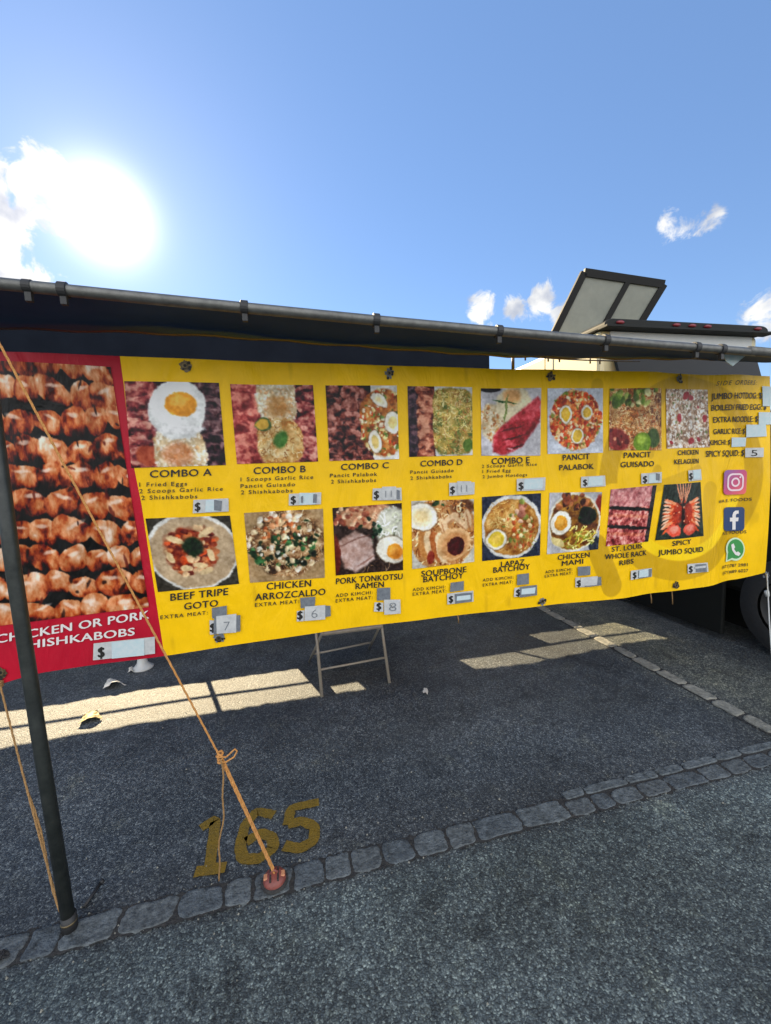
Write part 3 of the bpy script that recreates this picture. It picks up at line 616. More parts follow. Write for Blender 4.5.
def seg(x, z, a, b, w):
    a, b = bxz(*a), bxz(*b); d = b-a; t = np.clip(((x-a[0])*d[0]+(z-a[1])*d[1])/(d@d), 0, 1)
    return np.clip((w-np.hypot(x-a[0]-t*d[0], z-a[1]-t*d[1]))/.006+.5, 0, 1)
def colyel(x, z):
    n = vn(x*3+2, z*3)*.5+vn(x*11, z*11+5)*.3+vn(x*34, z*30)*.2
    C = YEL[None]*(.95+.07*n[:, None]); m = np.zeros(len(x)); lt = np.zeros(len(x))
    c0 = bxz(684, 480); rx = abs(bxz(766, 488)[0]-bxz(604, 488)[0])/2; rz = abs(bxz(684, 380)[1]-bxz(684, 583)[1])/2
    d = np.hypot((x-c0[0])/rx, (z-c0[1])/rz)
    ring = np.clip((.10-abs(d-.90))/.012+.5, 0, 1)
    a = np.degrees(np.arctan2((z-c0[1])/rz, (x-c0[0])/rx)); lowr = ((a < 60) & (a > -150)) | (a > 60)
    m = np.maximum(m, ring*lowr*.8)
    pale = np.clip((.055-abs(d-.74))/.012+.5, 0, 1)*((a < -15) & (a > -165)); 
    for s_ in (((597, 385), (590, 470), .035), ((590, 470), (586, 545), .034), ((637, 392), (660, 402), .02), ((655, 470), (640, 520), .03)):
        m = np.maximum(m, seg(x, z, *s_)*.55)
    m = np.maximum(m, seg(x, z, (594, 545), (609, 585), .062)*.95)
    # ghost lettering and its curl
    for s_ in (((676, 395), (708, 400), .02), ((655, 395), (648, 455), .022), ((700, 470), (640, 492), .03), ((712, 490), (704, 545), .05)):
        m = np.maximum(m, seg(x, z, *s_)*.5)
    C = C*(1-m[:, None])+OLV[None]*m[:, None]*(.97+.05*n[:, None])
    C = C*(1-pale[:, None]*.5)+np.array([1, .88, .12])[None]*pale[:, None]*.5
    # scuffs
    sc = np.clip((vn(x*23+7, z*6)-.86)*9, 0, 1)*.25; C = C*(1-sc[:, None])+np.array([.62, .47, .05])[None]*sc[:, None]
    return C
sheet('red_panel', [(-12, 353), (-12, 694)], divider, 60, 90, 0, colred)
sheet('yellow_panel', divider, [(771, 376), (769.5, 430), (769, 480), (766, 573)], 560, 200, 0, colyel)

def finish(c, amp=.022):
    n1, n2 = c.noise(9, 3), c.noise(9, 3); ix = np.clip(((c.x+(n1-.5)*amp*2.4)*c.w).astype(int), 0, c.w-1); iy = np.clip(((c.y+(n2-.5)*amp*2.4)*c.h).astype(int), 0, c.h-1)
    a = c.a[iy, ix]; lo = c.noise(5, 2); hi = c.noise(30, 2)
    a = a*(.80+.28*lo[..., None])+(hi[..., None]-.5)*.20
    g = a.mean(-1, keepdims=True); a = g+(a-g)*1.06; a = .45+(a-.45)*1.15-.015
    b = a.copy(); b[1:-1, 1:-1] = a[1:-1, 1:-1]*.5+(a[:-2, 1:-1]+a[2:, 1:-1]+a[1:-1, :-2]+a[1:-1, 2:])*.125
    c.a = np.clip(b, .02, .95); return c
def picture(c, quad, lift=.003, wob=.0, label=None):
    finish(c, .011 if c.h > 300 else .018)
    w, h = c.w, c.h; q = [bxz(*p) for p in quad]   # TL TR BR BL
    vs = np.zeros(((h+1)*(w+1), 3)); k = 0; sd = c.rs
    for j in range(h+1):
        v = j/h
        for i in range(w+1):
            u = i/w; p = (q[0]*(1-u)+q[1]*u)*(1-v)+(q[3]*(1-u)+q[2]*u)*v
            vs[k] = bp(p[0], p[1], lift); k += 1
    fs = [(j*(w+1)+i, (j+1)*(w+1)+i, (j+1)*(w+1)+i+1, j*(w+1)+i+1) for j in range(h) for i in range(w)]
    me = bpy.data.meshes.new('food_photo'); me.from_pydata(vs.tolist(), [], fs); me.update()
    C = np.clip(c.a, 0, 1).reshape(-1, 3); C = np.where(C <= .04045, C/12.92, ((C+.055)/1.055)**2.4)*.92
    at = me.color_attributes.new('print', 'FLOAT_COLOR', 'CORNER')
    at.data.foreach_set('color', np.repeat(np.concatenate([C, np.ones((len(C), 1))], 1), 4, axis=0).ravel())
    o = link('food_photo', me, vm_photo, broot, True)
    if label: o['label'] = label
    return o
picture(pic_kebab(), [(-12, 361.5), (112.5, 368), (150, 606), (-12, 627)], label='large printed photo of grilled meat skewers')
PICS = [
 (pic_a, [(125.7, 382), (219, 383), (226, 465), (133, 468)], 'printed photo of fried egg and rice between skewers'),
 (pic_b, [(230, 384), (313, 385), (318, 461.5), (237, 464)], 'printed photo of rice and noodles between skewers'),
 (pic_c, [(325.4, 385.4), (397, 385.4), (399, 459), (329.4, 461)], 'printed photo of skewers with three egg pieces'),
 (pic_d, [(407.7, 386), (472.7, 387), (472.7, 455), (409, 457)], 'printed photo of skewers beside green flecked noodles'),
 (pic_e, [(481.7, 388), (541, 388), (539.5, 455.6), (481.7, 455.6)], 'printed photo of split red sausages'),
 (pic_palabok, [(547, 388.5), (602, 388.5), (601.7, 452.7), (546.5, 454)], 'printed photo of orange noodles with three egg slices'),
 (pic_guisado, [(608.8, 388.8), (659, 388.8), (659, 450.5), (607.6, 450.5)], 'printed photo of noodles with green citrus'),
 (pic_kelaguen, [(664.6, 389), (711, 389), (713, 447), (664.6, 448.6)], 'printed photo of chopped chicken with red pepper bits'),
 (pic_goto, [(147, 518), (230, 515.5), (239, 584), (159, 591)], 'printed photo of tripe stew in a bowl'),
 (pic_arroz, [(244, 513), (323, 508.7), (325, 578), (250, 583)], 'printed photo of porridge with shredded chicken'),
 (pic_tonk, [(332.5, 508), (401.5, 503), (403, 570), (336, 576)], 'printed photo of ramen with pork slice and half egg'),
 (pic_soup, [(411, 501), (473.6, 499), (474, 561.6), (412, 568.7)], 'printed photo of noodle soup with marrow bone'),
 (pic_lapaz, [(482, 497), (540, 493), (539, 555), (482, 561)], 'printed photo of a round bowl of noodles with egg'),
 (pic_mami, [(548.4, 492.6), (600, 492), (595.5, 548.5), (546, 554)], 'printed photo of egg noodle soup with greens'),
 (pic_ribs, [(608.8, 489.3), (654, 485), (646, 541), (603, 545.7)], 'printed photo of three racks of ribs'),
 (pic_squid, [(661.6, 484.6), (701.5, 482), (701.5, 535.6), (653, 540)], 'printed photo of a grilled squid')]
for f, q, lb in PICS: picture(f(), q, label=lb)

def fit_text(mb, s, x0, y0, x1, y1, h, lift=.0042, bold=.0, space=1.0, lean=0.0):
    v, f = text_mesh(s, min(bold, 0), space); a, b = bxz(x0, y0), bxz(x1, y1); up = bxz(x0+lean, y0-h)-a
    xs = (v[:, 0]-v[:, 0].min())/(v[:, 0].max()-v[:, 0].min()); ys = v[:, 1]/_cap
    em = up*0+(b-a)/np.hypot(*(b-a))*np.hypot(*up)
    offs = [0] if bold <= 0 else ([-1, 1] if bold < .015 else [-1, 0, 1])
    for k, o_ in enumerate(offs):
        out = []
        for u, w in zip(xs, ys):
            p = a+(b-a)*u+up*w+em*o_*bold*1.5+up*.02*o_; out.append(bp(p[0], p[1], lift+.00025*k))
        mb.add(out, f)
def texts(name, rows, m=None, label=None, **k):
    mb = MB()
    for r in rows:
        fit_text(mb, *r, **k)
    me = bpy.data.meshes.new(name); me.from_pydata(mb.v, [], mb.f); me.update()
    o = link(name, me, m or M['ink'], broot)
    if label: o['label'] = label
    return o
B = dict(bold=.022, space=1.06); D = dict(bold=.012, space=1.25)
for r_ in (('CHICKEN OR PORK', -3, 643, 150, 617, 8.2), ('SHISHKABOBS', 20, 649.5, 135.5, 634, 7.8)): texts('dish_title', [r_], M['white_ink'], bold=.03, space=1.04)
T = [[('COMBO A', 151.6, 477.5, 212, 475.5, 7.4)], [('COMBO B', 253.6, 474, 305.5, 472, 7)], [('COMBO C', 341, 470, 388.5, 468, 6.3)], [('COMBO D', 420, 466.5, 462, 464.7, 6.0)], [('COMBO E', 492, 464.2, 529, 462.8, 6.4)],
     [('PANCIT', 561.5, 460.5, 588, 459, 5.8), ('PALABOK', 558, 470.3, 592, 468.8, 5.6)], [('PANCIT', 621.7, 458, 647, 457.2, 5.6), ('GUISADO', 618.6, 467.4, 650.6, 466.2, 5.6)],
     [('CHICKEN', 675.7, 455.2, 700.3, 454.2, 5), ('KELAGUEN', 672, 464.3, 700, 463.2, 5)],
     [('BEEF TRIPE', 171.5, 599.7, 228, 594.7, 7.4), ('GOTO', 185, 608.8, 218, 606, 7)], [('CHICKEN', 266.6, 590, 311, 586.6, 7), ('ARROZCALDO', 255, 600.8, 325.5, 595.2, 7)],
     [('PORK TONKOTSU', 336.3, 584.8, 402.3, 579, 6.2), ('RAMEN', 356, 589.8, 384, 587.3, 6)], [('SOUPBONE', 421, 576.2, 466, 571.8, 6), ('BATCHOY', 423, 582, 463, 577.8, 6)],
     [('LAPAZ', 500.5, 566.8, 523.5, 564, 5.6), ('BATCHOY', 493, 572.6, 528.7, 568.6, 5.6)], [('CHICKEN', 557, 559.8, 587, 556.4, 5.2), ('MAMI', 561, 565.6, 581, 563, 5.2)],
     [('ST. LOUIS', 608.8, 551, 638.8, 547.5, 5), ('WHOLE RACK', 602, 558.6, 644, 554.4, 5.2), ('RIBS', 616, 564.4, 630, 562.4, 5)],
     [('SPICY', 668.6, 545.2, 687.4, 543, 5), ('JUMBO SQUID', 656, 554.6, 700, 551, 5.4)]]
for rows in T:
    for k, r_ in enumerate(rows): texts('dish_title', [r_[:5]+(r_[5]*.94,)], **B)
Dt = [[('1 Fried Eggs', 141, 486.5, 188, 485.4, 4), ('2 Scoops Garlic Rice', 141, 493, 223, 490.5, 4), ('2 Shishkabobs', 143, 499.5, 198, 498, 4)],
      [('1 Scoops Garlic Rice', 240.6, 481.3, 313, 478.8, 3.8), ('Pancit Guisado', 240.6, 488, 295, 486, 3.8), ('2 Shishkabobs', 241, 494.3, 292.5, 492.3, 3.8)],
      [('Pancit Palabok', 330, 477.3, 377, 475.7, 3.6), ('2 Shishkabobs', 331, 483.5, 376, 481.8, 3.6)], [('Pancit Guisado', 410, 473.8, 453, 472, 3.3), ('2 Shishkabobs', 410, 479.8, 451, 477.8, 3.3)],
      [('2 Scoops Garlic Rice', 482, 467.8, 536, 465.6, 3), ('1 Fried Egg', 482.6, 473, 510.5, 471.7, 3), ('2 Jumbo Hotdogs', 482.6, 478.2, 526.4, 476, 3)],
      [('EXTRA MEAT:', 161.5, 618, 208, 613.8, 3.6)], [('EXTRA MEAT:', 255, 607.2, 299, 603.4, 3.6)],
      [('ADD KIMCHI:', 336, 598, 373, 594.6, 3.3), ('EXTRA MEAT:', 336, 603.3, 373, 599.6, 3.3)], [('ADD KIMCHI:', 412.5, 591, 445, 588, 3.1), ('EXTRA MEAT:', 412.5, 595.6, 446, 592, 3.1)],
      [('ADD KIMCHI:', 482.6, 581.5, 512.5, 578.2, 2.9), ('EXTRA MEAT:', 482.6, 586.4, 512, 582.8, 2.9)], [('ADD KIMCHI:', 544.5, 573.2, 571, 570, 2.8), ('EXTRA MEAT:', 544, 577.4, 571, 573.8, 2.8)]]
for rows in Dt: texts('dish_detail', rows, **D)
texts('side_orders_title', [('SIDE ORDERS:', 718, 385.3, 756, 384.8, 4.4)], bold=0.0, space=1.3, lean=1.2)
for row in [('JUMBO HOTDOG: $', 714.4, 399, 761, 398.5, 6), ('BOILED/ FRIED EGG: $', 714.4, 410.3, 765, 409.6, 5.6), ('EXTRA NOODLE: $', 716, 422.3, 757, 421.6, 5.6),
      ('GARLIC RICE: $', 716, 434, 745.5, 433.4, 5.2), ('KIMCHI: $', 712.5, 445, 731, 444.5, 5), ('SPICY SQUID: $', 708.5, 456.8, 745.5, 455.6, 6)]: texts('side_order_line', [row], bold=.016, space=1.0)
texts('account_name', [('#A.E. FOODS', 720, 503, 752, 500.6, 3)], bold=.01, space=1.1); texts('account_name', [('A.E. FOODS', 724.5, 535.4, 748, 533.4, 3)], bold=.01, space=1.1)
texts('phone_number', [('(671)787 2981', 723.5, 569, 749, 566.4, 3), ('(671)689 6027', 724, 575, 749.5, 572.2, 3)], bold=.005, space=1.0)

# icons
IC = [None]
def ip(x, z, lift):
    if IC[0] is None: return bp(x, z, lift)
    cx, cz = IC[0]; e = .01; gx_ = (wave(cx+e, cz)-wave(cx-e, cz))/(2*e); gz_ = (wave(cx, cz+e)-wave(cx, cz-e))/(2*e)
    return (x, YB+wave(cx, cz)+gx_*(x-cx)+gz_*(z-cz)-.009-(lift-.0042)*1.6-.0042, z)
def shape(mb, pts, lift, holes=None):
    P = [Vector((p[0], p[1], 0)) for p in pts]; loops = [P]
    if holes: loops += [[Vector((p[0], p[1], 0)) for p in h] for h in holes]
    tri = tessellate_polygon(loops); flat = [v for l_ in loops for v in l_]
    mb.add([ip(v.x, v.y, lift) for v in flat], [tuple(t) for t in tri])
def icon_frame(x0, y0, x1, y1):
    q = [bxz(x0, y0), bxz(x1, y0-.4), bxz(x1, y1-.8), bxz(x0, y1)]
    IC[0] = tuple((q[0]+q[2])/2)
    return lambda u, v: (q[0]*(1-u)+q[1]*u)*(1-v)+(q[3]*(1-u)+q[2]*u)*v
def rrect(F, x0, y0, x1, y1, r, n=6):
    out = []
    for cx, cy, a0 in ((x1-r, y0+r, -90), (x1-r, y1-r, 0), (x0+r, y1-r, 90), (x0+r, y0+r, 180)):
        for k in range(n+1): a = R(a0+90*k/n); out.append(F(cx+r*math.cos(a), cy+r*math.sin(a)))
    return out
def circ(F, cx, cy, r, n=28, a0=0, a1=360): return [F(cx+r*math.cos(R(a0+(a1-a0)*k/n)), cy+r*math.sin(R(a0+(a1-a0)*k/n))) for k in range(n)]
def fmb(mb, name, m, parent):
    me = bpy.data.meshes.new(name); me.from_pydata(mb.v, [], mb.f); me.update(); return link(name, me, m, parent)
F = icon_frame(725, 470, 748.5, 495)
igm = mat('camera_icon_ink', (.55, .06, .14), .5)
t = igm.node_tree; co = t.nodes.new('ShaderNodeTexCoord'); sx = t.nodes.new('ShaderNodeSeparateXYZ'); t.links.new(co.outputs['Generated'], sx.inputs[0])
ad = t.nodes.new('ShaderNodeMath'); ad.operation = 'SUBTRACT'; t.links.new(sx.outputs[0], ad.inputs[0]); t.links.new(sx.outputs[2], ad.inputs[1])
cr = t.nodes.new('ShaderNodeValToRGB'); mr = t.nodes.new('ShaderNodeMapRange'); mr.inputs[1].default_value = -1; mr.inputs[2].default_value = 1; t.links.new(ad.outputs[0], mr.inputs[0]); t.links.new(mr.outputs[0], cr.inputs[0])
cr.color_ramp.elements[0].color = (.20, .11, .32, 1); cr.color_ramp.elements[1].color = (.75, .13, .10, 1); e = cr.color_ramp.elements.new(.5); e.color = (.50, .06, .16, 1)
t.links.new(cr.outputs[0], t.nodes['Principled BSDF'].inputs['Base Color'])
mb = MB(); shape(mb, rrect(F, 0, 0, 1, 1, .16), .0042); ic = fmb(mb, 'camera_icon', igm, broot)
pk = mat('pale_pink_ink', (.80, .62, .66), .5)
mb = MB(); shape(mb, rrect(F, .14, .14, .86, .86, .22), .0052, [rrect(F, .21, .21, .79, .79, .17)]); shape(mb, circ(F, .5, .5, .19), .0052, [circ(F, .5, .5, .12)]); shape(mb, circ(F, .70, .30, .04), .0052); fmb(mb, 'icon_outline', pk, ic)
F = icon_frame(726.3, 507.5, 746.8, 531.5)
mb = MB(); shape(mb, rrect(F, 0, 0, 1, 1, .14), .0042); ic = fmb(mb, 'letter_f_icon', mat('navy_ink', (.012, .04, .13), .5), broot)
mb = MB(); shape(mb, [F(.40, .95), F(.40, .60), F(.28, .60), F(.28, .44), F(.40, .44), F(.40, .34), F(.44, .22), F(.54, .15), F(.70, .14), F(.70, .28), F(.62, .28), F(.57, .32), F(.56, .44), F(.70, .44), F(.68, .60), F(.56, .60), F(.56, .95)], .0052); fmb(mb, 'icon_letter', M['white_ink'], ic)
F = icon_frame(728, 538.6, 746, 562.5)
mb = MB(); shape(mb, circ(F, .53, .47, .49, 40), .0042); shape(mb, [F(.08, .6), F(.4, .9), F(.02, 1.0)], .0043); ic = fmb(mb, 'phone_chat_icon', mat('pale_green_ink', (.55, .72, .48), .5), broot)
gm = mat('green_ink', (.03, .25, .05), .5); mb = MB(); shape(mb, circ(F, .54, .46, .41, 40), .0049); shape(mb, [F(.14, .6), F(.38, .82), F(.10, .92)], .0050); fmb(mb, 'icon_bubble', gm, ic)
mb = MB(); shape(mb, [F(.30, .28), F(.42, .22), F(.50, .38), F(.44, .46), F(.56, .60), F(.65, .56), F(.78, .66), F(.68, .76), F(.50, .70), F(.34, .50)], .0056); fmb(mb, 'icon_handset', M['white_ink'], ic)

IC[0] = None
# price stickers: label with dollar sign, paper or tape patches, handwriting
def quadp(mb, q, lift):
    q = [bxz(*p) for p in q]; n = 6; vs = []; fs = []
    for l_ in (lift, lift-.0012):
        for j in range(n+1):
            for i in range(n+1):
                u, v = i/n, j/n; p = (q[0]*(1-u)+q[1]*u)*(1-v)+(q[3]*(1-u)+q[2]*u)*v; vs.append(bp(p[0], p[1], l_))
    for j in range(n):
        for i in range(n): a = j*(n+1)+i; fs.append((a, a+n+1, a+n+2, a+1))
    mb.add(vs[:(n+1)**2], fs)
def box4(x0, y0, x1, y1, sl=-.06):
    d = (x1-x0)*sl; j = lambda: random.uniform(-.5, .5); return [(x0+j(), y0+j()), (x1+j(), y0+d+j()), (x1+j(), y1+d+j()), (x0+j(), y1+j())]
STICK = [  # label box, dollar x,y,h ; patches (material, box) ; writing
 ((94, 643, 156, 660, -.12), (99, 656.5, 10), [('paperblue', (113, 641.5, 146, 658, -.12))], None),
 ((194, 499.5, 229, 512.5, -.03), (196, 510.5, 8), [('paperblue', (206, 500, 219, 511.5, -.03)), ('tape', (215, 500, 222, 510, .1))], None),
 ((288.5, 493.5, 321, 505.5, -.03), (291, 503.7, 7.5), [('paperblue', (299, 493, 315, 504.5, -.03)), ('tape', (313, 494, 317, 503, .1))], ('1', 301, 503, 2, 7)),
 ((372.5, 488, 401, 500.5, -.03), (374, 498.6, 7.5), [('paper', (382, 487, 396, 499.5, -.05)), ('tape', (396, 490, 399, 499, 0))], ('11', 385, 497.5, 6, 7)),
 ((448, 483, 474, 495.6, -.05), (449.5, 493.5, 7), [('paper', (456.5, 481.5, 471, 493.5, -.05))], ('11', 460, 492, 6, 7)),
 ((516, 479, 544, 491, -.05), (518, 489.4, 7), [('paperblue', (523, 479.5, 541, 489.6, -.05))], None),
 ((579, 477, 603, 487.4, -.05), (581, 485.5, 6), [('paperblue', (586, 477, 600, 486, -.05))], None),
 ((637.5, 474, 658.5, 484, -.08), (639, 482.5, 6.5), [('paperblue', (645, 474.5, 654.5, 483, -.05)), ('tape', (652, 473, 656, 480, .1))], None),
 ((686, 470.5, 702, 481, -.08), (687, 479.6, 6.5), [('paperblue', (692, 470, 701, 479.5, -.05))], None),
 ((210, 620, 216, 634, 0), (210.5, 631, 8), [('tape', (212.5, 607, 226.5, 617.5, -.1)), ('tape', (214, 617, 240.5, 633.5, -.08)), ('paper', (217, 615.5, 236.5, 633.5, -.08))], ('7', 224, 630, 6, 9)),
 ((296.5, 611, 304, 622, 0), (297.5, 619.5, 8), [('tape', (300.5, 598, 315, 608.5, -.1)), ('tape', (324, 606.5, 331, 617.5, -.08)), ('paper', (304.5, 607, 325, 621, -.06))], ('6', 311.5, 618, 6, 8.5)),
 ((374.5, 603, 384, 612.5, 0), (377, 610.4, 7), [('tape', (377.5, 588.5, 390.5, 601, -.1)), ('paper', (384.5, 600, 400.5, 614.5, -.06))], ('8', 389, 611, 7, 8.5)),
 ((447, 593, 473, 604, -.1), (448.5, 602.2, 6.5), [('tape', (449.5, 582.5, 463, 592, -.15)), ('tape', (454.5, 594, 471.5, 603, -.1)), ('paperblue', (456, 596, 470, 600.5, -.1))], None),
 ((513, 587, 526, 597, -.1), (515, 595.4, 6.5), [('tape', (516, 574, 527.5, 585, -.1)), ('tape', (518.5, 586.5, 536, 596.5, -.12)), ('paperblue', (520, 588, 533.5, 593.5, -.1))], None),
 ((573.5, 577.5, 588, 587, -.1), (575, 585.6, 6), [('tape', (575.5, 566, 587, 575, -.1)), ('tape', (582, 577.5, 598, 586, -.1)), ('paper', (578, 576.5, 594, 585, -.1))], None),
 ((627, 569.5, 650, 578.5, -.1), (629, 577.2, 6), [('tape', (635, 569.5, 649, 577.5, -.1)), ('paperblue', (635.5, 569.5, 646, 576.5, -.1))], None),
 ((683.5, 563.5, 704, 572.5, -.1), (684.5, 571.2, 6), [('tape', (691, 563.5, 702.5, 571.5, -.1)), ('paper', (690, 565.5, 701, 568, -.1))], None),
]
for lab, dol, pats, wr in STICK:
    mb = MB(); quadp(mb, box4(*lab), .0062); st = fmb(mb, 'price_sticker', M['paper'], broot)
    mb = MB(); fit_text(mb, '$', dol[0], dol[1], dol[0]+dol[2]*.62, dol[1]-.3, dol[2], lift=.0072, bold=.03); fmb(mb, 'dollar_sign', M['ink'], st)
    for k, (mm, b4) in enumerate(pats):
        mb = MB(); quadp(mb, box4(*b4), .0082+.0012*k); fmb(mb, 'tape_patch' if mm == 'tape' else 'paper_patch', M[mm], st)
    if wr:
        mb = MB(); fit_text(mb, wr[0], wr[1], wr[2], wr[1]+wr[3], wr[2]-.3, wr[4], lift=.0128, bold=-.02); fmb(mb, 'handwritten_price', M['tape'], st)
for b4, w in (((761.5, 386.5, 772, 406, 0), None), ((757.5, 412.5, 772, 425, 0), None), ((746.5, 425, 764, 437, 0), None), ((732.5, 437, 746.5, 446.5, 0), None), ((746, 448, 761.5, 457.5, 0), '5')):
    mb = MB(); quadp(mb, box4(*b4), .0062); st = fmb(mb, 'price_sticker', M['paperblue'] if w is None else M['paper'], broot)
    if w: mb = MB(); fit_text(mb, w, 751, 456, 756, 456, 6, lift=.0075); fmb(mb, 'handwritten_price', M['ink'], st)
# eyelets
for k, (px, py) in enumerate([(186, 366.5), (389.5, 373), (550, 376.5), (680.5, 378.5), (2, 672), (219, 638), (393, 606), (541.5, 601), (672, 584.5), (766, 575)]):
    c = bxz(px, py); rr = random.Random(k); mb = MB(); n = 22
    ro = [.020*(1+rr.uniform(-.28, .35)) for _ in range(n)]
    shape(mb, [(c[0]+ro[i]*math.cos(6.283*i/n), c[1]+ro[i]*math.sin(6.283*i/n)) for i in range(n)], .0045)
    g_ = fmb(mb, 'eyelet', M['tape'] if k % 2 else M['brass'], broot)
    mb = MB()
    for j in range(5):
        a = rr.uniform(0, 6.28); d = rr.uniform(.010, .024); s_ = rr.uniform(.004, .009); q = (c[0]+d*math.cos(a), c[1]+d*math.sin(a))
        shape(mb, [(q[0]+s_*rr.uniform(.6, 1.3)*math.cos(6.283*i/7), q[1]+s_*rr.uniform(.6, 1.3)*math.sin(6.283*i/7)) for i in range(7)], .0055)
    fmb(mb, 'torn_mark', M['ink'], g_)
    mb = MB(); yb = YB+wave(*c)-.007; ring = [(c[0]+.0085*math.cos(6.283*i/16), yb, c[1]+.0085*math.sin(6.283*i/16)) for i in range(17)]
    mb.tube(ring, .0028, 6, False); fmb(mb, 'ring', M['brass'], g_)
    mb = MB(); shape(mb, [(c[0]+.007*math.cos(6.283*i/12), c[1]+.007*math.sin(6.283*i/12)) for i in range(12)], .0062); fmb(mb, 'hole', M['ink'], g_)

# ------------------------------------------------------------------ awning with rail, clips and pole
aw = empty('awning', (-.83, 1.5, 0), 'dark navy vinyl awning on a grey pipe rail with one dark support pole', 'awning')
RY = 1.50
railL = Vector(at_y(-60, 277.7, RY)); railR = Vector(at_y(800, 355.5, RY))
def railpt(px):
    py = float(np.interp(px, [-60, 0, 250, 375, 500, 760, 800], [279, 284, 306.5, 318, 330, 351.5, 355])); return Vector(at_y(px, py, RY))
pts = [railpt(x) for x in (-90, -60, 0, 120, 250, 375, 500, 620, 700, 760, 820)]
pts = [railL+(railL-railR).normalized()*.35]+[railL.lerp(railR, k/8) for k in range(9)]
for i in range(1, len(pts)-1): pts[i] = pts[i]+Vector((0, 0, -.012*math.sin(math.pi*(i-1)/8)))
mb = MB(); mb.tube(pts, .0175, 20); mb.build('rail', M['galv'], aw, True)
mb = MB(); a = railL.lerp(railR, .905); mb.tube([a, railL.lerp(railR, .995)], .0205, 20); mb.build('rail_sleeve', M['galv'], aw, True)
def rail_at(px):
    best = min(((abs((Vector(EYE)-p).length*0+proj(p)[0]-px), p) for p in [railL.lerp(railR, k/400)+Vector((0, 0, -.012*math.sin(math.pi*k/400))) for k in range(401)]), key=lambda q: q[0]); return best[1]
def proj(p):
    d = np.array(p)-EYE; z = d@FW; return (W/2+FOC*(d@RT)/z, H/2-FOC*(d@UP)/z)
dirr = (railR-railL).normalized()
for px in (27, 62, 245, 375, 498, 605, 695, 721):
    p = rail_at(px); mb = MB(); mb.tube([p-dirr*.012, p+dirr*.012], .0235 if px not in (27,) else .020, 18)
    mb.box((p.x-.009, p.y-.010, p.z-.045), (p.x+.009, p.y+.006, p.z-.017)); mb.build('clip', M['clip'], aw, False, .002)
# vinyl sheet: rises slightly from the rail to its rear edge
rearL, rearR = Vector(at_y(-60, 325, 2.15)), Vector(at_y(810, 361, 2.15))
rearM = [Vector(at_y(px, py, 2.15)) for px, py in ((-120, 322.5), (0, 327.5), (145, 332), (240, 337), (410, 349.5), (500, 355.5), (620, 358), (700, 358.5), (812, 361))]
def awn(u, v):
    f = railL.lerp(railR, u)+Vector((0, .004, -.012*math.sin(math.pi*u)-.008)); x = f.x*1.0; 
    fx = pts[1].x+(railR.x-pts[1].x)*u; rx = rearM[0].x+(rearM[-1].x-rearM[0].x)*u
    z = float(np.interp(rx, [q.x for q in rearM], [q.z for q in rearM])); r = Vector((rx, 2.15, z))
    p = f.lerp(r, v); p.z -= .018*math.sin(math.pi*v)*(1+.5*math.sin(u*23)); p.z += .004*math.sin(u*90+v*5)*v; return p
mb = MB(); nu, nv = 120, 14; vs = [awn(i/nu, j/nv) for j in range(nv+1) for i in range(nu+1)]
vs2 = [v+Vector((0, 0, .004)) for v in vs]; K = (nu+1)*(nv+1)
fs = [(j*(nu+1)+i, j*(nu+1)+i+1, (j+1)*(nu+1)+i+1, (j+1)*(nu+1)+i) for j in range(nv) for i in range(nu)]
mb.add(vs+vs2, fs+[tuple(q+K for q in f[::-1]) for f in fs]); 
vinyl = mat('awning_vinyl', (.030, .062, .135), .6, 0, (3, (.020, .042, .09), .7), (6, .15), .06)
mb.build('vinyl_sheet', vinyl, aw, True)
mb = MB(); mb.tube([awn(i/60, 1.0)+Vector((0, .004, 0)) for i in range(61)], .008, 8); mb.build('rear_hem', M['clip'], aw, True)
# pole
foot = Vector(on_ground(70, 930)); tp = Vector((foot.x-.012, RY+.0, railL.z+.0)); 
mb = MB(); mb.tube([foot+Vector((0, 0, .02)), foot.lerp(tp, .35)+Vector((-.008, 0, 0)), foot.lerp(tp, .6)+Vector((-.010, 0, 0)), tp], .0205, 20)
po = mb.build('support_pole', M['pole'], aw, True)
mb = MB(); mb.tube([foot+Vector((.001, 0, .0)), foot+Vector((.001, 0, .06))], .0235, 20); sl_ = mb.build('foot_sleeve', M['clip'], po, True)
mb = MB(); mb.tube([foot+Vector((.001, 0, .034)), foot+Vector((.001, 0, .040))], .0245, 20); mb.build('brass_band', M['brass'], sl_ if False else po, True)
# steel peg beside the pole foot
mb = MB(); a = Vector(on_ground(84, 909)); b = Vector(on_ground(101, 888))
mb.tube([a+Vector((0, 0, .008)), a.lerp(b, .5)+Vector((0, 0, .014)), b+Vector((0, 0, .02))], .007, 8); mb.tube([b+Vector((0, 0, .02)), b+Vector((.006, .010, .022))], .009, 8)
tag(mb.build('tent_peg', M['clip'], None, True), 'thin black steel peg lying beside the foot of the support pole', 'tent peg')

# hanging wire with hooks below the right part of the awning
mb = MB(); w0, w1 = Vector(at_y(496, 353.5, 2.2)), Vector(at_y(640, 361, 2.2))
mb.tube([w0.lerp(w1, k/12)+Vector((0, 0, -.012*math.sin(math.pi*k/12))) for k in range(13)], .004, 6)
for px in (512, 523, 545, 556, 587, 597):
    p = w0.lerp(w1, (px-496)/144); mb.tube([p+Vector((0, 0, .012)), p+Vector((.002, 0, -.03))], .005, 6)
mb.tube([Vector(at_y(513, 354, 2.2)), Vector(at_y(513, 369, 2.2))], .009, 6); mb.tube([Vector(at_y(545, 354, 2.0)), Vector(at_y(545, 374, 1.93))], .0022, 6)
tag(mb.build('hanging_wire', M['clip'], None, True), 'thin black wire with small hooks strung between awning and banner top', 'wire')
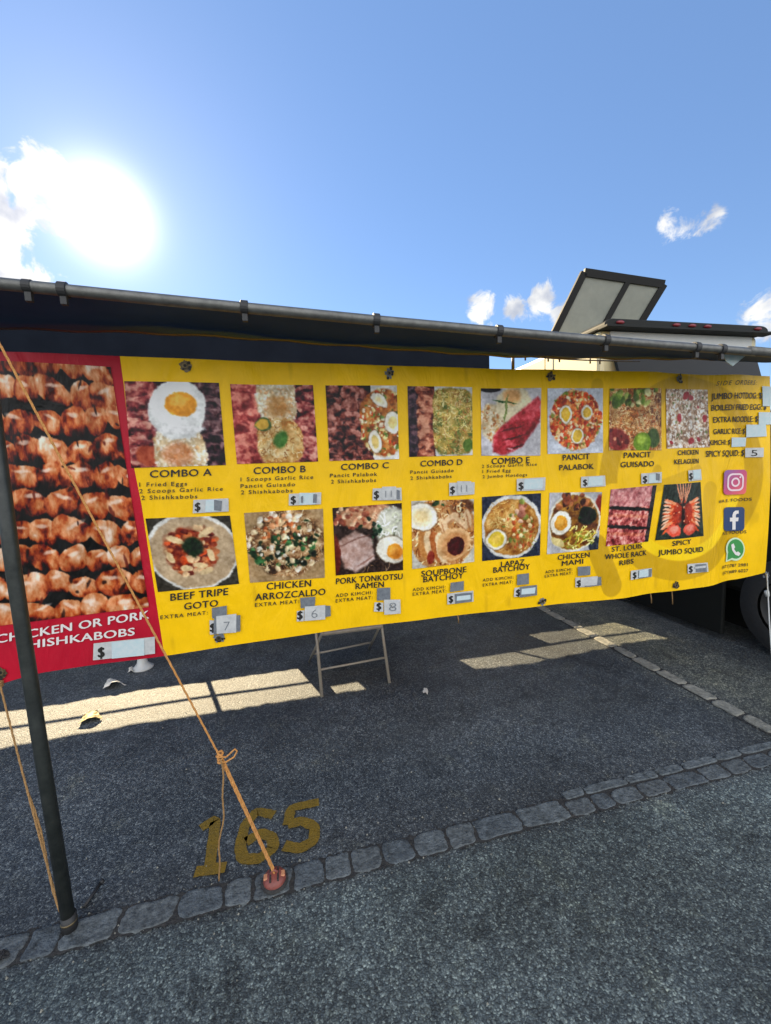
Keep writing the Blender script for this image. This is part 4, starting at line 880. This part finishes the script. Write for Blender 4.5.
# clear plastic scrap below the rail
mb = MB(); q = [Vector(at_y(x, y, 1.56)) for x, y in ((722, 352), (746, 355.5), (733, 366), (727, 362))]; mb.hexa(q, (0, .004, 0))
tag(mb.build('plastic_tag', M['paperblue']), 'small pale plastic scrap hanging below the right end of the rail', 'plastic scrap')

# ------------------------------------------------------------------ dark back wall, unseen lower parts added to shape the sun stripes
YS = 4.2; XR = 2.19
ts = empty('sun_blocker_wall', (0, YS, 0), 'dark tarpaulin back wall behind the banner, unseen lower part added with slits to shape the sunlight', 'sun blocker')
def zs(Yg): return (Yg and (YS-Yg)*SUN.z/SUN.y)
zt, zm1, zm0, zb_ = zs(2.77), zs(2.975), zs(3.01), zs(3.22)
def ragged_panel(name, x0, x1, z0, z1, wob0=0, wob1=0, y=YS, m=None, seed=0, part=None):
    rr = random.Random(seed); n = max(2, int((x1-x0)/.06)); mb = MB(); a = []; b = []
    ph = rr.uniform(0, 6)
    for i in range(n+1):
        x = x0+(x1-x0)*i/n; yy = y+.01*math.sin(x*4)
        a.append((x, yy, z0+wob0*(.5*math.sin(x*5+ph)+.5*rr.uniform(-1, 1)))); b.append((x, yy, z1+wob1*(.5*math.sin(x*6+ph)+.5*rr.uniform(-1, 1))))
    a2 = [(p[0], p[1]+.006, p[2]) for p in a]; b2 = [(p[0], p[1]+.006, p[2]) for p in b]; n1 = n+1
    vs = a+b+a2+b2; fs = []
    for i in range(n): fs += [(i, i+1, n1+i+1, n1+i), (2*n1+i, 3*n1+i, 3*n1+i+1, 2*n1+i+1), (i, 2*n1+i, 2*n1+i+1, i+1), (n1+i, n1+i+1, 3*n1+i+1, 3*n1+i)]
    mb.add(vs, fs); return mb.build(name, m or M['screen'], ts)
ragged_panel('upper_tarp_blocker', -5.2, XR, zt, 2.86, .012, 0, seed=1)
ragged_panel('upper_tarp_blocker', XR-.03, 3.55, zt, 2.2, .012, 0, y=YS+.03, seed=2)  # unseen panel added to block sun past the wall's right end
ragged_panel('lower_blocker', -5.2, 3.55, 0, zb_, 0, .012, seed=3)  # unseen panel added to block the low sun under the slit
ragged_panel('shadow_bar', -5.2, 3.55, zm1, zm0, .0, .0, y=YS-.008, m=M['clip'], seed=4)  # unseen bar added to split the lit stripe in two
def gx(px, py): 
    g_ = on_ground(px, py); return g_[0]+(YS-g_[1])*SUN.x/SUN.y
sh = (YS-3.0)*SUN.x/SUN.y
ragged_panel('side_blocker', gx(318, 690), gx(331, 688), zb_-.02, zt+.02, 0, 0, y=YS-.02, seed=6)  # unseen panels from here on added to end the lit patches
ragged_panel('side_blocker', gx(331, 688), gx(361, 684), zb_-.02, zt-.065, 0, 0, y=YS-.02, seed=6)
ragged_panel('side_blocker', gx(361, 684), gx(478, 670), zb_-.02, zt+.02, 0, 0, y=YS-.02, seed=6)
ragged_panel('side_blocker', gx(725, 655), 3.55, zb_-.02, zt+.02, 0, 0, y=YS-.02, seed=8)
ragged_panel('side_blocker', gx(478, 670)-.03, gx(522, 632), zb_-.02, zm0, 0, 0, y=YS-.03, seed=9)
for x in (gx(213, 690), -3.6): 
    mb = MB(); mb.tube([(x, YS-.03, 0), (x, YS-.03, zt+.05)], .017, 10); mb.build('shadow_post', M['clip'], ts, True)  # unseen uprights added to break the lit stripe
mb = MB(); mb.tube([(gx(505, 650), YS-.05, zs(3.15)), (gx(560, 662), YS-.05, zs(2.77))], .012, 8); mb.build('shadow_strap', M['clip'], ts, True)  # unseen slanting bar added to shadow the right patch

# ------------------------------------------------------------------ box truck at right
tk = empty('box_truck', (4.6, 5, 0), 'cream truck with black roof cap and red marker lights behind the banner end', 'truck')
TX0, TX1, TY0, TY1 = 3.46, 5.72, 4.05, 8.6
def tz(px, py, Y=TY0): return float(at_y(px, py, Y)[2])
ztop = tz(600, 324)
mb = MB(); mb.box((TX0, TY0+.02, .95), (TX1, TY1, ztop-.05)); mb.build('box_body', M['cream'], tk, False, .05)
mb = MB(); mb.box((TX0+.05, TY0+.1, .35), (TX1-.05, TY1-.1, .95)); mb.build('chassis', M['blackpaint'], tk, False, .03)
mb = MB(); mb.box((TX0-.005, 2.62, .05), (TX0+.03, 6.9, .96)); mb.build('shade_skirt', M['blackpaint'], tk, False, .01)  # black sheet added to stand in for the shade under the truck
mb = MB(); mb.box((TX0+.3, 2.2, .06), (TX1-.3, 8.0, .5)); mb.build('underbody', M['blackpaint'], tk)
# rounded front cap
cap0 = ztop-.055; n = 10
prof = [(TX0-.02, cap0), (TX0-.02, ztop-.02)]+[(TX0-.02+.12*(1-math.cos(R(9*k))), ztop-.02+.06*math.sin(R(9*k))) for k in range(1, n+1)]
prof += [(TX0+TX1-x, z) for x, z in prof[::-1]]
mb = MB(); K = len(prof); zdrop = -.0
vs = [(x, TY0-.08, z) for x, z in prof]+[(x, TY0+.35, z) for x, z in prof]
mb.add(vs, [tuple(range(K)), tuple(range(2*K-1, K-1, -1))]+[(i, i+1, K+i+1, K+i) for i in range(K-1)]+[(K-1, 0, K, 2*K-1)]); mb.build('roof_cap', M['blackpaint'], tk, False, .015)
mb = MB(); mb.box((TX0-.05, TY0-.14, cap0-.012), (TX1+.05, TY0-.0, cap0+.012)); mb.build('drip_rail', M['blackpaint'], tk, False, .004)
for x in (TX0+.16, (TX0+TX1)/2-.22, (TX0+TX1)/2, (TX0+TX1)/2+.22, TX1-.16):
    mb = MB(); mb.lathe((0, 0, 0), [(.036, 0), (.036, .015), (.027, .026), (.001, .03)], 18)
    mb.v = [(x+vx*1.35, TY0-.08-vz, cap0+.05+vy*.55) for vx, vy, vz in mb.v]; mb.build('marker_light', M['redlens'], tk, True)
mb = MB(); mb.box((TX0+.12, TY0-.0, cap0-.19), (TX1-.12, TY0+.05, cap0-.014)); mb.build('front_panel', M['white'], tk, False, .006)
mb = MB(); mb.hexa([(TX0+.12, TY0-.03, cap0-.17), (TX1-.12, TY0-.03, cap0-.17), (TX1-.15, TY0-.35, 1.75), (TX0+.15, TY0-.35, 1.75)], (0, .04, 0)); mb.build('windscreen', M['glass'], tk)
# cab and nose, mostly behind the banner
mb = MB()
pr = [(TY0+.05, 1.75), (TY0-.35, 1.75), (TY0-.75, 1.45), (1.75, 1.30), (1.55, 1.1), (1.55, .42), (TY0+.05, .42)]
mb.add([(TX0+.10, y, z) for y, z in pr]+[(TX1-.1, y, z) for y, z in pr], [tuple(range(7)), tuple(range(13, 6, -1))]+[(i, (i+1) % 7, 7+(i+1) % 7, 7+i) for i in range(7)]); mb.build('cab', M['blackpaint'], tk, False, .04)
mb = MB(); mb.box((TX0-.01, 1.42, .38), (TX1-.05, 1.56, .60)); mb.build('bumper', M['blackpaint'], tk, False, .03)
def wheel(x, y, r=.39, w=.24, s=-1):
    mb = MB(); mb.lathe((0, 0, 0), [(r*.60, 0), (r*.93, .0), (r, .04), (r, w-.04), (r*.93, w), (r*.60, w)], 40); mb.v = [(x+vz, y+vx, r+vy) for vx, vy, vz in mb.v]; ty = mb.build('wheel', M['tyre'], tk, True)
    mb = MB(); mb.lathe((0, 0, 0), [(r*.6, .03), (r*.5, .06), (r*.2, .04), (r*.12, .0), (.01, -.01)], 30); mb.v = [(x+vz, y+vx, r+vy) for vx, vy, vz in mb.v]; mb.build('rim', M['rim'], ty, True)
wheel(3.50, 2.16); wheel(5.4, 2.16); wheel(3.52, 7.3); wheel(5.4, 7.3)
mb = MB()
for i in range(22): x = TX0+.08+i*.1; mb.lathe((0, 0, 0), [(.007, 0), (.005, .004), (.001, .005)], 8); mb.v[-24:] = [(x+vx, TY0-.08-vz, cap0+.022+vy) for vx, vy, vz in mb.v[-24:]]
mb.build('rivets', M['rim'], tk, True)
for y in (4.9, 5.7, 6.5, 7.3): mb = MB(); mb.box((TX0-.006, y, .98), (TX0+.002, y+.02, ztop-.1)); mb.build('side_seam', M['hatchpanel'], tk)
mb = MB(); mb.box((TX0+.9, 6.6, ztop-.06), (TX0+1.6, 7.3, ztop+.16)); mb.build('roof_vent', M['white'], tk, False, .05)
# raised roof hatch
hq = [Vector(at_y(x, y, Y)) for x, y, Y in ((585, 272, 4.9), (665, 284, 4.75), (628, 345, 4.95), (549, 345, 5.1))]
tl, tr, br, bl = hq
nrm = (tr-tl).cross(bl-tl).normalized(); nrm = nrm if nrm.y > 0 else -nrm
hf = MB()
def bar(p, q, w): 
    d = (q-p).normalized(); s_ = nrm.cross(d)*w/2; hf.hexa([p-s_, q-s_, q+s_, p+s_], nrm*.05)
mid0, mid1 = tl.lerp(tr, .56), bl.lerp(br, .56)
bar(tl, tr, .10); bar(tr, br, .09); bar(bl, br, .09); bar(tl, bl, .09); bar(mid0, mid1, .07)
hatch = hf.build('roof_hatch', M['frameblk'], tk, False, .004)
mb = MB(); off = nrm*.02; mb.hexa([p+off for p in (tl, tr, br, bl)], nrm*.012); mb.build('hatch_panel', M['hatchpanel'], hatch)
mb = MB()
for p, q in ((tl.lerp(bl, .55), Vector((tl.x+.5, 5.5, ztop-.1))), (tr.lerp(br, .55), Vector((tr.x+.3, 5.5, ztop-.1)))): mb.tube([p+nrm*.03, q], .014, 8)
mb.build('hatch_strut', M['frameblk'], hatch, True)

# ------------------------------------------------------------------ folding chair
ch = empty('folding_chair', (.36, 3.05, 0), 'beige metal folding chair whose legs show below the banner', 'chair')
fl, fr, rl, rr_ = (Vector(on_ground(*p)) for p in ((322, 697), (389.5, 683), (309, 662), (369, 649)))
def leg(p, q, r=.0115): mb = MB(); mb.tube([p, p.lerp(q, .5), q], r, 10); return mb.build('leg', M['chair'], ch, True)
bl_, br_ = Vector((fl.x-.01, fl.y+.40, .84)), Vector((fr.x-.01, fr.y+.40, .84))
sl2, sr2 = Vector((fl.x+.03, fl.y+.06, .43)), Vector((fr.x-.03, fr.y+.06, .43))
leg(fl, bl_); leg(fr, br_); leg(rl, sl2, .010); leg(rr_, sr2, .010)
mb = MB(); mb.tube([fl.lerp(bl_, .19), fr.lerp(br_, .19)], .0085, 8); mb.build('rung', M['chair'], ch, True)
mb = MB(); mb.tube([rl.lerp(sl2, .30), rr_.lerp(sr2, .30)], .0085, 8); mb.build('rung', M['chair'], ch, True)
mb = MB(); mb.box((fl.x+.02, fl.y+.08, .395), (fr.x-.02, fl.y+.48, .425)); mb.build('seat', M['chair'], ch, False, .012)
mb = MB(); mb.box((fl.x+.0, fl.y+.36, .66), (fr.x-.0, fl.y+.385, .84)); mb.build('backrest', M['chair'], ch, False, .012)

# cut-down white funnel
c = on_ground(143, 668)  # stem left off so no shadow of it crosses the lit stripe
mb = MB(); mb.lathe(c, [(.001, 0), (.078, .0), (.080, .008), (.068, .016), (.040, .045), (.032, .09), (.030, .15)]); tag(mb.build('pedestal_foot', M['white'], None, True), 'cut-down white funnel on the ground behind the red end of the banner', 'pedestal')

# ------------------------------------------------------------------ ropes and anchor
def rope(mb, pts, r, twist=True, n=7):
    """three twisted strands"""
    P = [Vector(p) for p in pts]; Q = [P[0]]
    for a, b in zip(P[:-1], P[1:]):
        k = max(1, int((b-a).length/.012)); Q += [a.lerp(b, (i+1)/k) for i in range(k)]
    t0 = (Q[1]-Q[0]).normalized(); a = t0.orthogonal().normalized(); F_ = []
    for i, p in enumerate(Q):
        t = (Q[min(i+1, len(Q)-1)]-Q[max(i-1, 0)]).normalized(); a = (a-t*a.dot(t)).normalized(); F_.append((p, a.copy(), t.cross(a)))
    s = 0
    for k in range(3):
        pp = []
        for i, (p, u, v) in enumerate(F_): th = i*.75+k*2.094; pp.append(p+(u*math.cos(th)+v*math.sin(th))*r*.5)
        mb.tube(pp, r*.58, 5)
anc = Vector(on_ground(275, 884)); ancT = anc+Vector((0, 0, .045)); ptop = tp+Vector((.012, -.03, -.06))
kn = None; best = 9
for k in range(200):
    q = ancT.lerp(ptop, k/200); e_ = abs(proj(q)[1]-757)
    if e_ < best: best = e_; kn = q
kn = Vector(at_y(220, 757, kn.y)); ptop = Vector(at_y(-12, 322, kn.y))
gr = empty('guy_rope', tuple(anc), 'orange guy rope knotted halfway, tight from red brown ground cap up to the pole', 'rope')
mb = MB(); rope(mb, [ancT, kn], .0050); rope(mb, [ancT+Vector((.004, .004, 0)), kn+Vector((.006, 0, 0))], .0036); mb.build('doubled_rope', M['rope'], gr, True)
mb = MB(); rope(mb, [kn, ptop], .0036); mb.build('upper_rope', M['rope'], gr, True)
mb = MB(); rr = random.Random(2)
for k in range(4):
    c_ = kn+Vector((rr.uniform(-.003, .003), 0, .014-.010*k)); ax = Vector((rr.uniform(-.3, .3), rr.uniform(-.3, .3), 1)).normalized(); u = ax.orthogonal().normalized(); v = ax.cross(u)
    rope(mb, [c_+(u*math.cos(6.283*i/12)+v*math.sin(6.283*i/12))*.008 for i in range(13)], .0042)
D_ = lambda px, py, dy=0: Vector(at_y(px, py, kn.y-.01+dy))
rope(mb, [D_(219, 757), D_(226, 757), D_(235, 749), D_(237, 751), D_(234, 757), D_(226, 762), D_(220, 762)], .0030); mb.build('knot', M['rope'], gr, True)
mb = MB(); e = Vector(on_ground(222, 880, .012)); s0 = kn+Vector((.004, -.012, 0))
tail = []
for i in range(15):
    t_ = i/14; p = s0.lerp(e, t_); p.x += .010*math.sin(t_*5.5)+.004*math.sin(t_*17); p.y = s0.y*(1-t_**1.5)+e.y*t_**1.5; tail.append(p)
rope(mb, tail, .0032); mb.build('loose_end', M['ropeold'], gr, True)
# second rope: banner corner to pole foot
cr_ = bxz(1, 681); c0 = Vector((cr_[0], YB-.01, cr_[1])); c1 = foot+Vector((-.028, .01, .07)); mb = MB()
seq = [c0.lerp(c1, i/12)+Vector((0, 0, -.02*math.sin(math.pi*i/12))) for i in range(13)]
rope(mb, seq, .0036); rope(mb, [q+Vector((.006*math.sin(i), .004, 0)) for i, q in enumerate(seq)][6:], .0036)
for k in range(3): rope(mb, [c0+Vector((.010*math.cos(6.283*i/10), .010*math.sin(6.283*i/10), -.008*k)) for i in range(11)], .0036)
tag(mb.build('tie_rope', M['ropeold'], None, True), 'faded orange rope tied from lower left banner corner down to the pole foot', 'rope')
# anchor cap
ac = empty('ground_anchor', tuple(anc), 'red brown plastic tie down cap set into a stone of the near row', 'ground anchor')
mb = MB(); mb.lathe((anc.x, anc.y, .012), [(.050, 0), (.050, .004), (.047, .008), (.044, .009)], 32); mb.build('collar', M['asphdark'], ac, True)
mb = MB(); mb.lathe((anc.x, anc.y, .016), [(.042, 0), (.042, .012), (.036, .022), (.022, .029), (.004, .031)], 32); mb.build('cap', M['cap'], ac, True)
for sx_ in (-1, 1):
    mb = MB(); mb.box((anc.x+sx_*.030-.009, anc.y-.014, .035), (anc.x+sx_*.030+.009, anc.y+.010, .043)); mb.build('side_notch', M['capnotch'], ac, False, .003)
    mb = MB(); mb.box((anc.x+sx_*.014-.003, anc.y-.03, .038), (anc.x+sx_*.014+.003, anc.y+.022, .0475)); mb.build('slot', M['asphdark'], ac, False, .001)
mb = MB(); mb.tube([anc+Vector((-.012, 0, .03)), anc+Vector((-.010, 0, .052)), anc+Vector((0, 0, .060)), anc+Vector((.010, 0, .052)), anc+Vector((.012, 0, .03))], .005, 8); mb.build('rope_eye', M['cap'], ac, True)

# string at the right end of the banner, with a white knot
mb = MB(); a = Vector(at_y(767, 574, 1.88)); b = Vector(on_ground(778, 742)); mb.tube([a, a.lerp(b, .3)+Vector((-.006, 0, 0)), b], .0035, 6)
mb.tube([Vector(at_y(766.5, 591, 1.88)), Vector(at_y(767.5, 596, 1.88))], .012, 8)
tag(mb.build('tie_string', M['white'], None, True), 'thin pale string with a white knot hanging from the right banner corner', 'string')
# short tie ends below the banner
for px, py, l_, lab in ((650, 594, 9, 'short pale tie end hanging from banner edge left of the right tie ends'), (671, 588, 16, 'longer pale tie end hanging under the eyelet below the squid picture'), (457, 616, 7, 'short tie end below the soup bone dish at the banner edge')):
    mb = MB(); a = Vector(at_y(px, py, 1.91)); b = Vector(at_y(px+1.5, py+l_, 1.93)); mb.tube([a+Vector((0, 0, .02)), a.lerp(b, .5)+Vector((.004, 0, 0)), b], .0032, 6)
    tag(mb.build('tie_end', M['ropeold'], None, True), lab, 'string', 'loose tie ends under the banner')

# ------------------------------------------------------------------ loose grit
mb = MB(); rr = random.Random(12)
for i in range(420):
    if i < 260: x, y = rr.uniform(-1.6, 2.4), rr.gauss(1.49, .10)
    else: x, y = rr.uniform(-2, 3.2), rr.uniform(.6, 3.4)
    r = rr.uniform(.0015, .0045)*(1.5 if rr.random() < .1 else 1); mb.add([(x+r*math.cos(a)*rr.uniform(.7, 1.3), y+r*math.sin(a)*rr.uniform(.7, 1.3), .003) for a in (0, 1.3, 2.5, 3.8, 5.1)]+[(x, y, .004+r*1.2)], [(0, 1, 5), (1, 2, 5), (2, 3, 5), (3, 4, 5), (4, 0, 5)])
tag(mb.build('loose_grit', M['stonepale']), 'fine pale grit scattered over the asphalt and along the stone row', 'grit', kind='stuff')

# ------------------------------------------------------------------ litter
def scrap(name, px, quad, h, m, label, cat, seed):
    rr = random.Random(seed); P = [Vector(on_ground(*q)) for q in quad]; n = 8; vs = []; fs = []
    for j in range(n+1):
        for i in range(n+1):
            u, v = i/n, j/n; p = (P[0]*(1-u)+P[1]*u)*(1-v)+(P[3]*(1-u)+P[2]*u)*v; z = .006+h*abs(math.sin(u*3.1+rr.uniform(-.3, .3)))*(1-v*.6)+rr.uniform(0, .004); vs.append((p.x+rr.uniform(-.004, .004), p.y+rr.uniform(-.004, .004), z))
    for j in range(n):
        for i in range(n): a = j*(n+1)+i; fs.append((a, a+1, a+n+2, a+n+1))
    mb = MB(); mb.add(vs, fs); o = mb.build(name, m); md = o.modifiers.new('thick', 'SOLIDIFY'); md.thickness = .002; tag(o, label, cat)
scrap('paper_scrap', 0, [(103, 691), (127, 687), (112, 680), (106, 684)], .05, M['trash'], 'crumpled white paper scrap on the sunlit stripe edge under the red panel', 'litter', 1)
scrap('dry_leaf', 0, [(79, 726), (102, 720), (98, 712), (84, 716)], .03, M['leaf'], 'yellow dry leaf lying on the sunlit stripe right of the pole', 'leaf', 2)
scrap('paper_scrap', 0, [(128, 674), (134, 673), (133, 668), (129, 669)], .02, M['trash'], 'tiny pale scrap left of the white table foot', 'litter', 3)
scrap('paper_scrap', 0, [(423, 694), (428, 696), (427, 690), (424, 690)], .01, M['trash'], 'tiny white scrap on dark asphalt right of the folding chair', 'litter', 4)
scrap('stain_clod', 0, [(-6, 968), (10, 960), (8, 952), (-6, 956)], .012, M['asphdark'], 'dark clod of dirt at the left end of the near stones', 'dirt clod', 5)
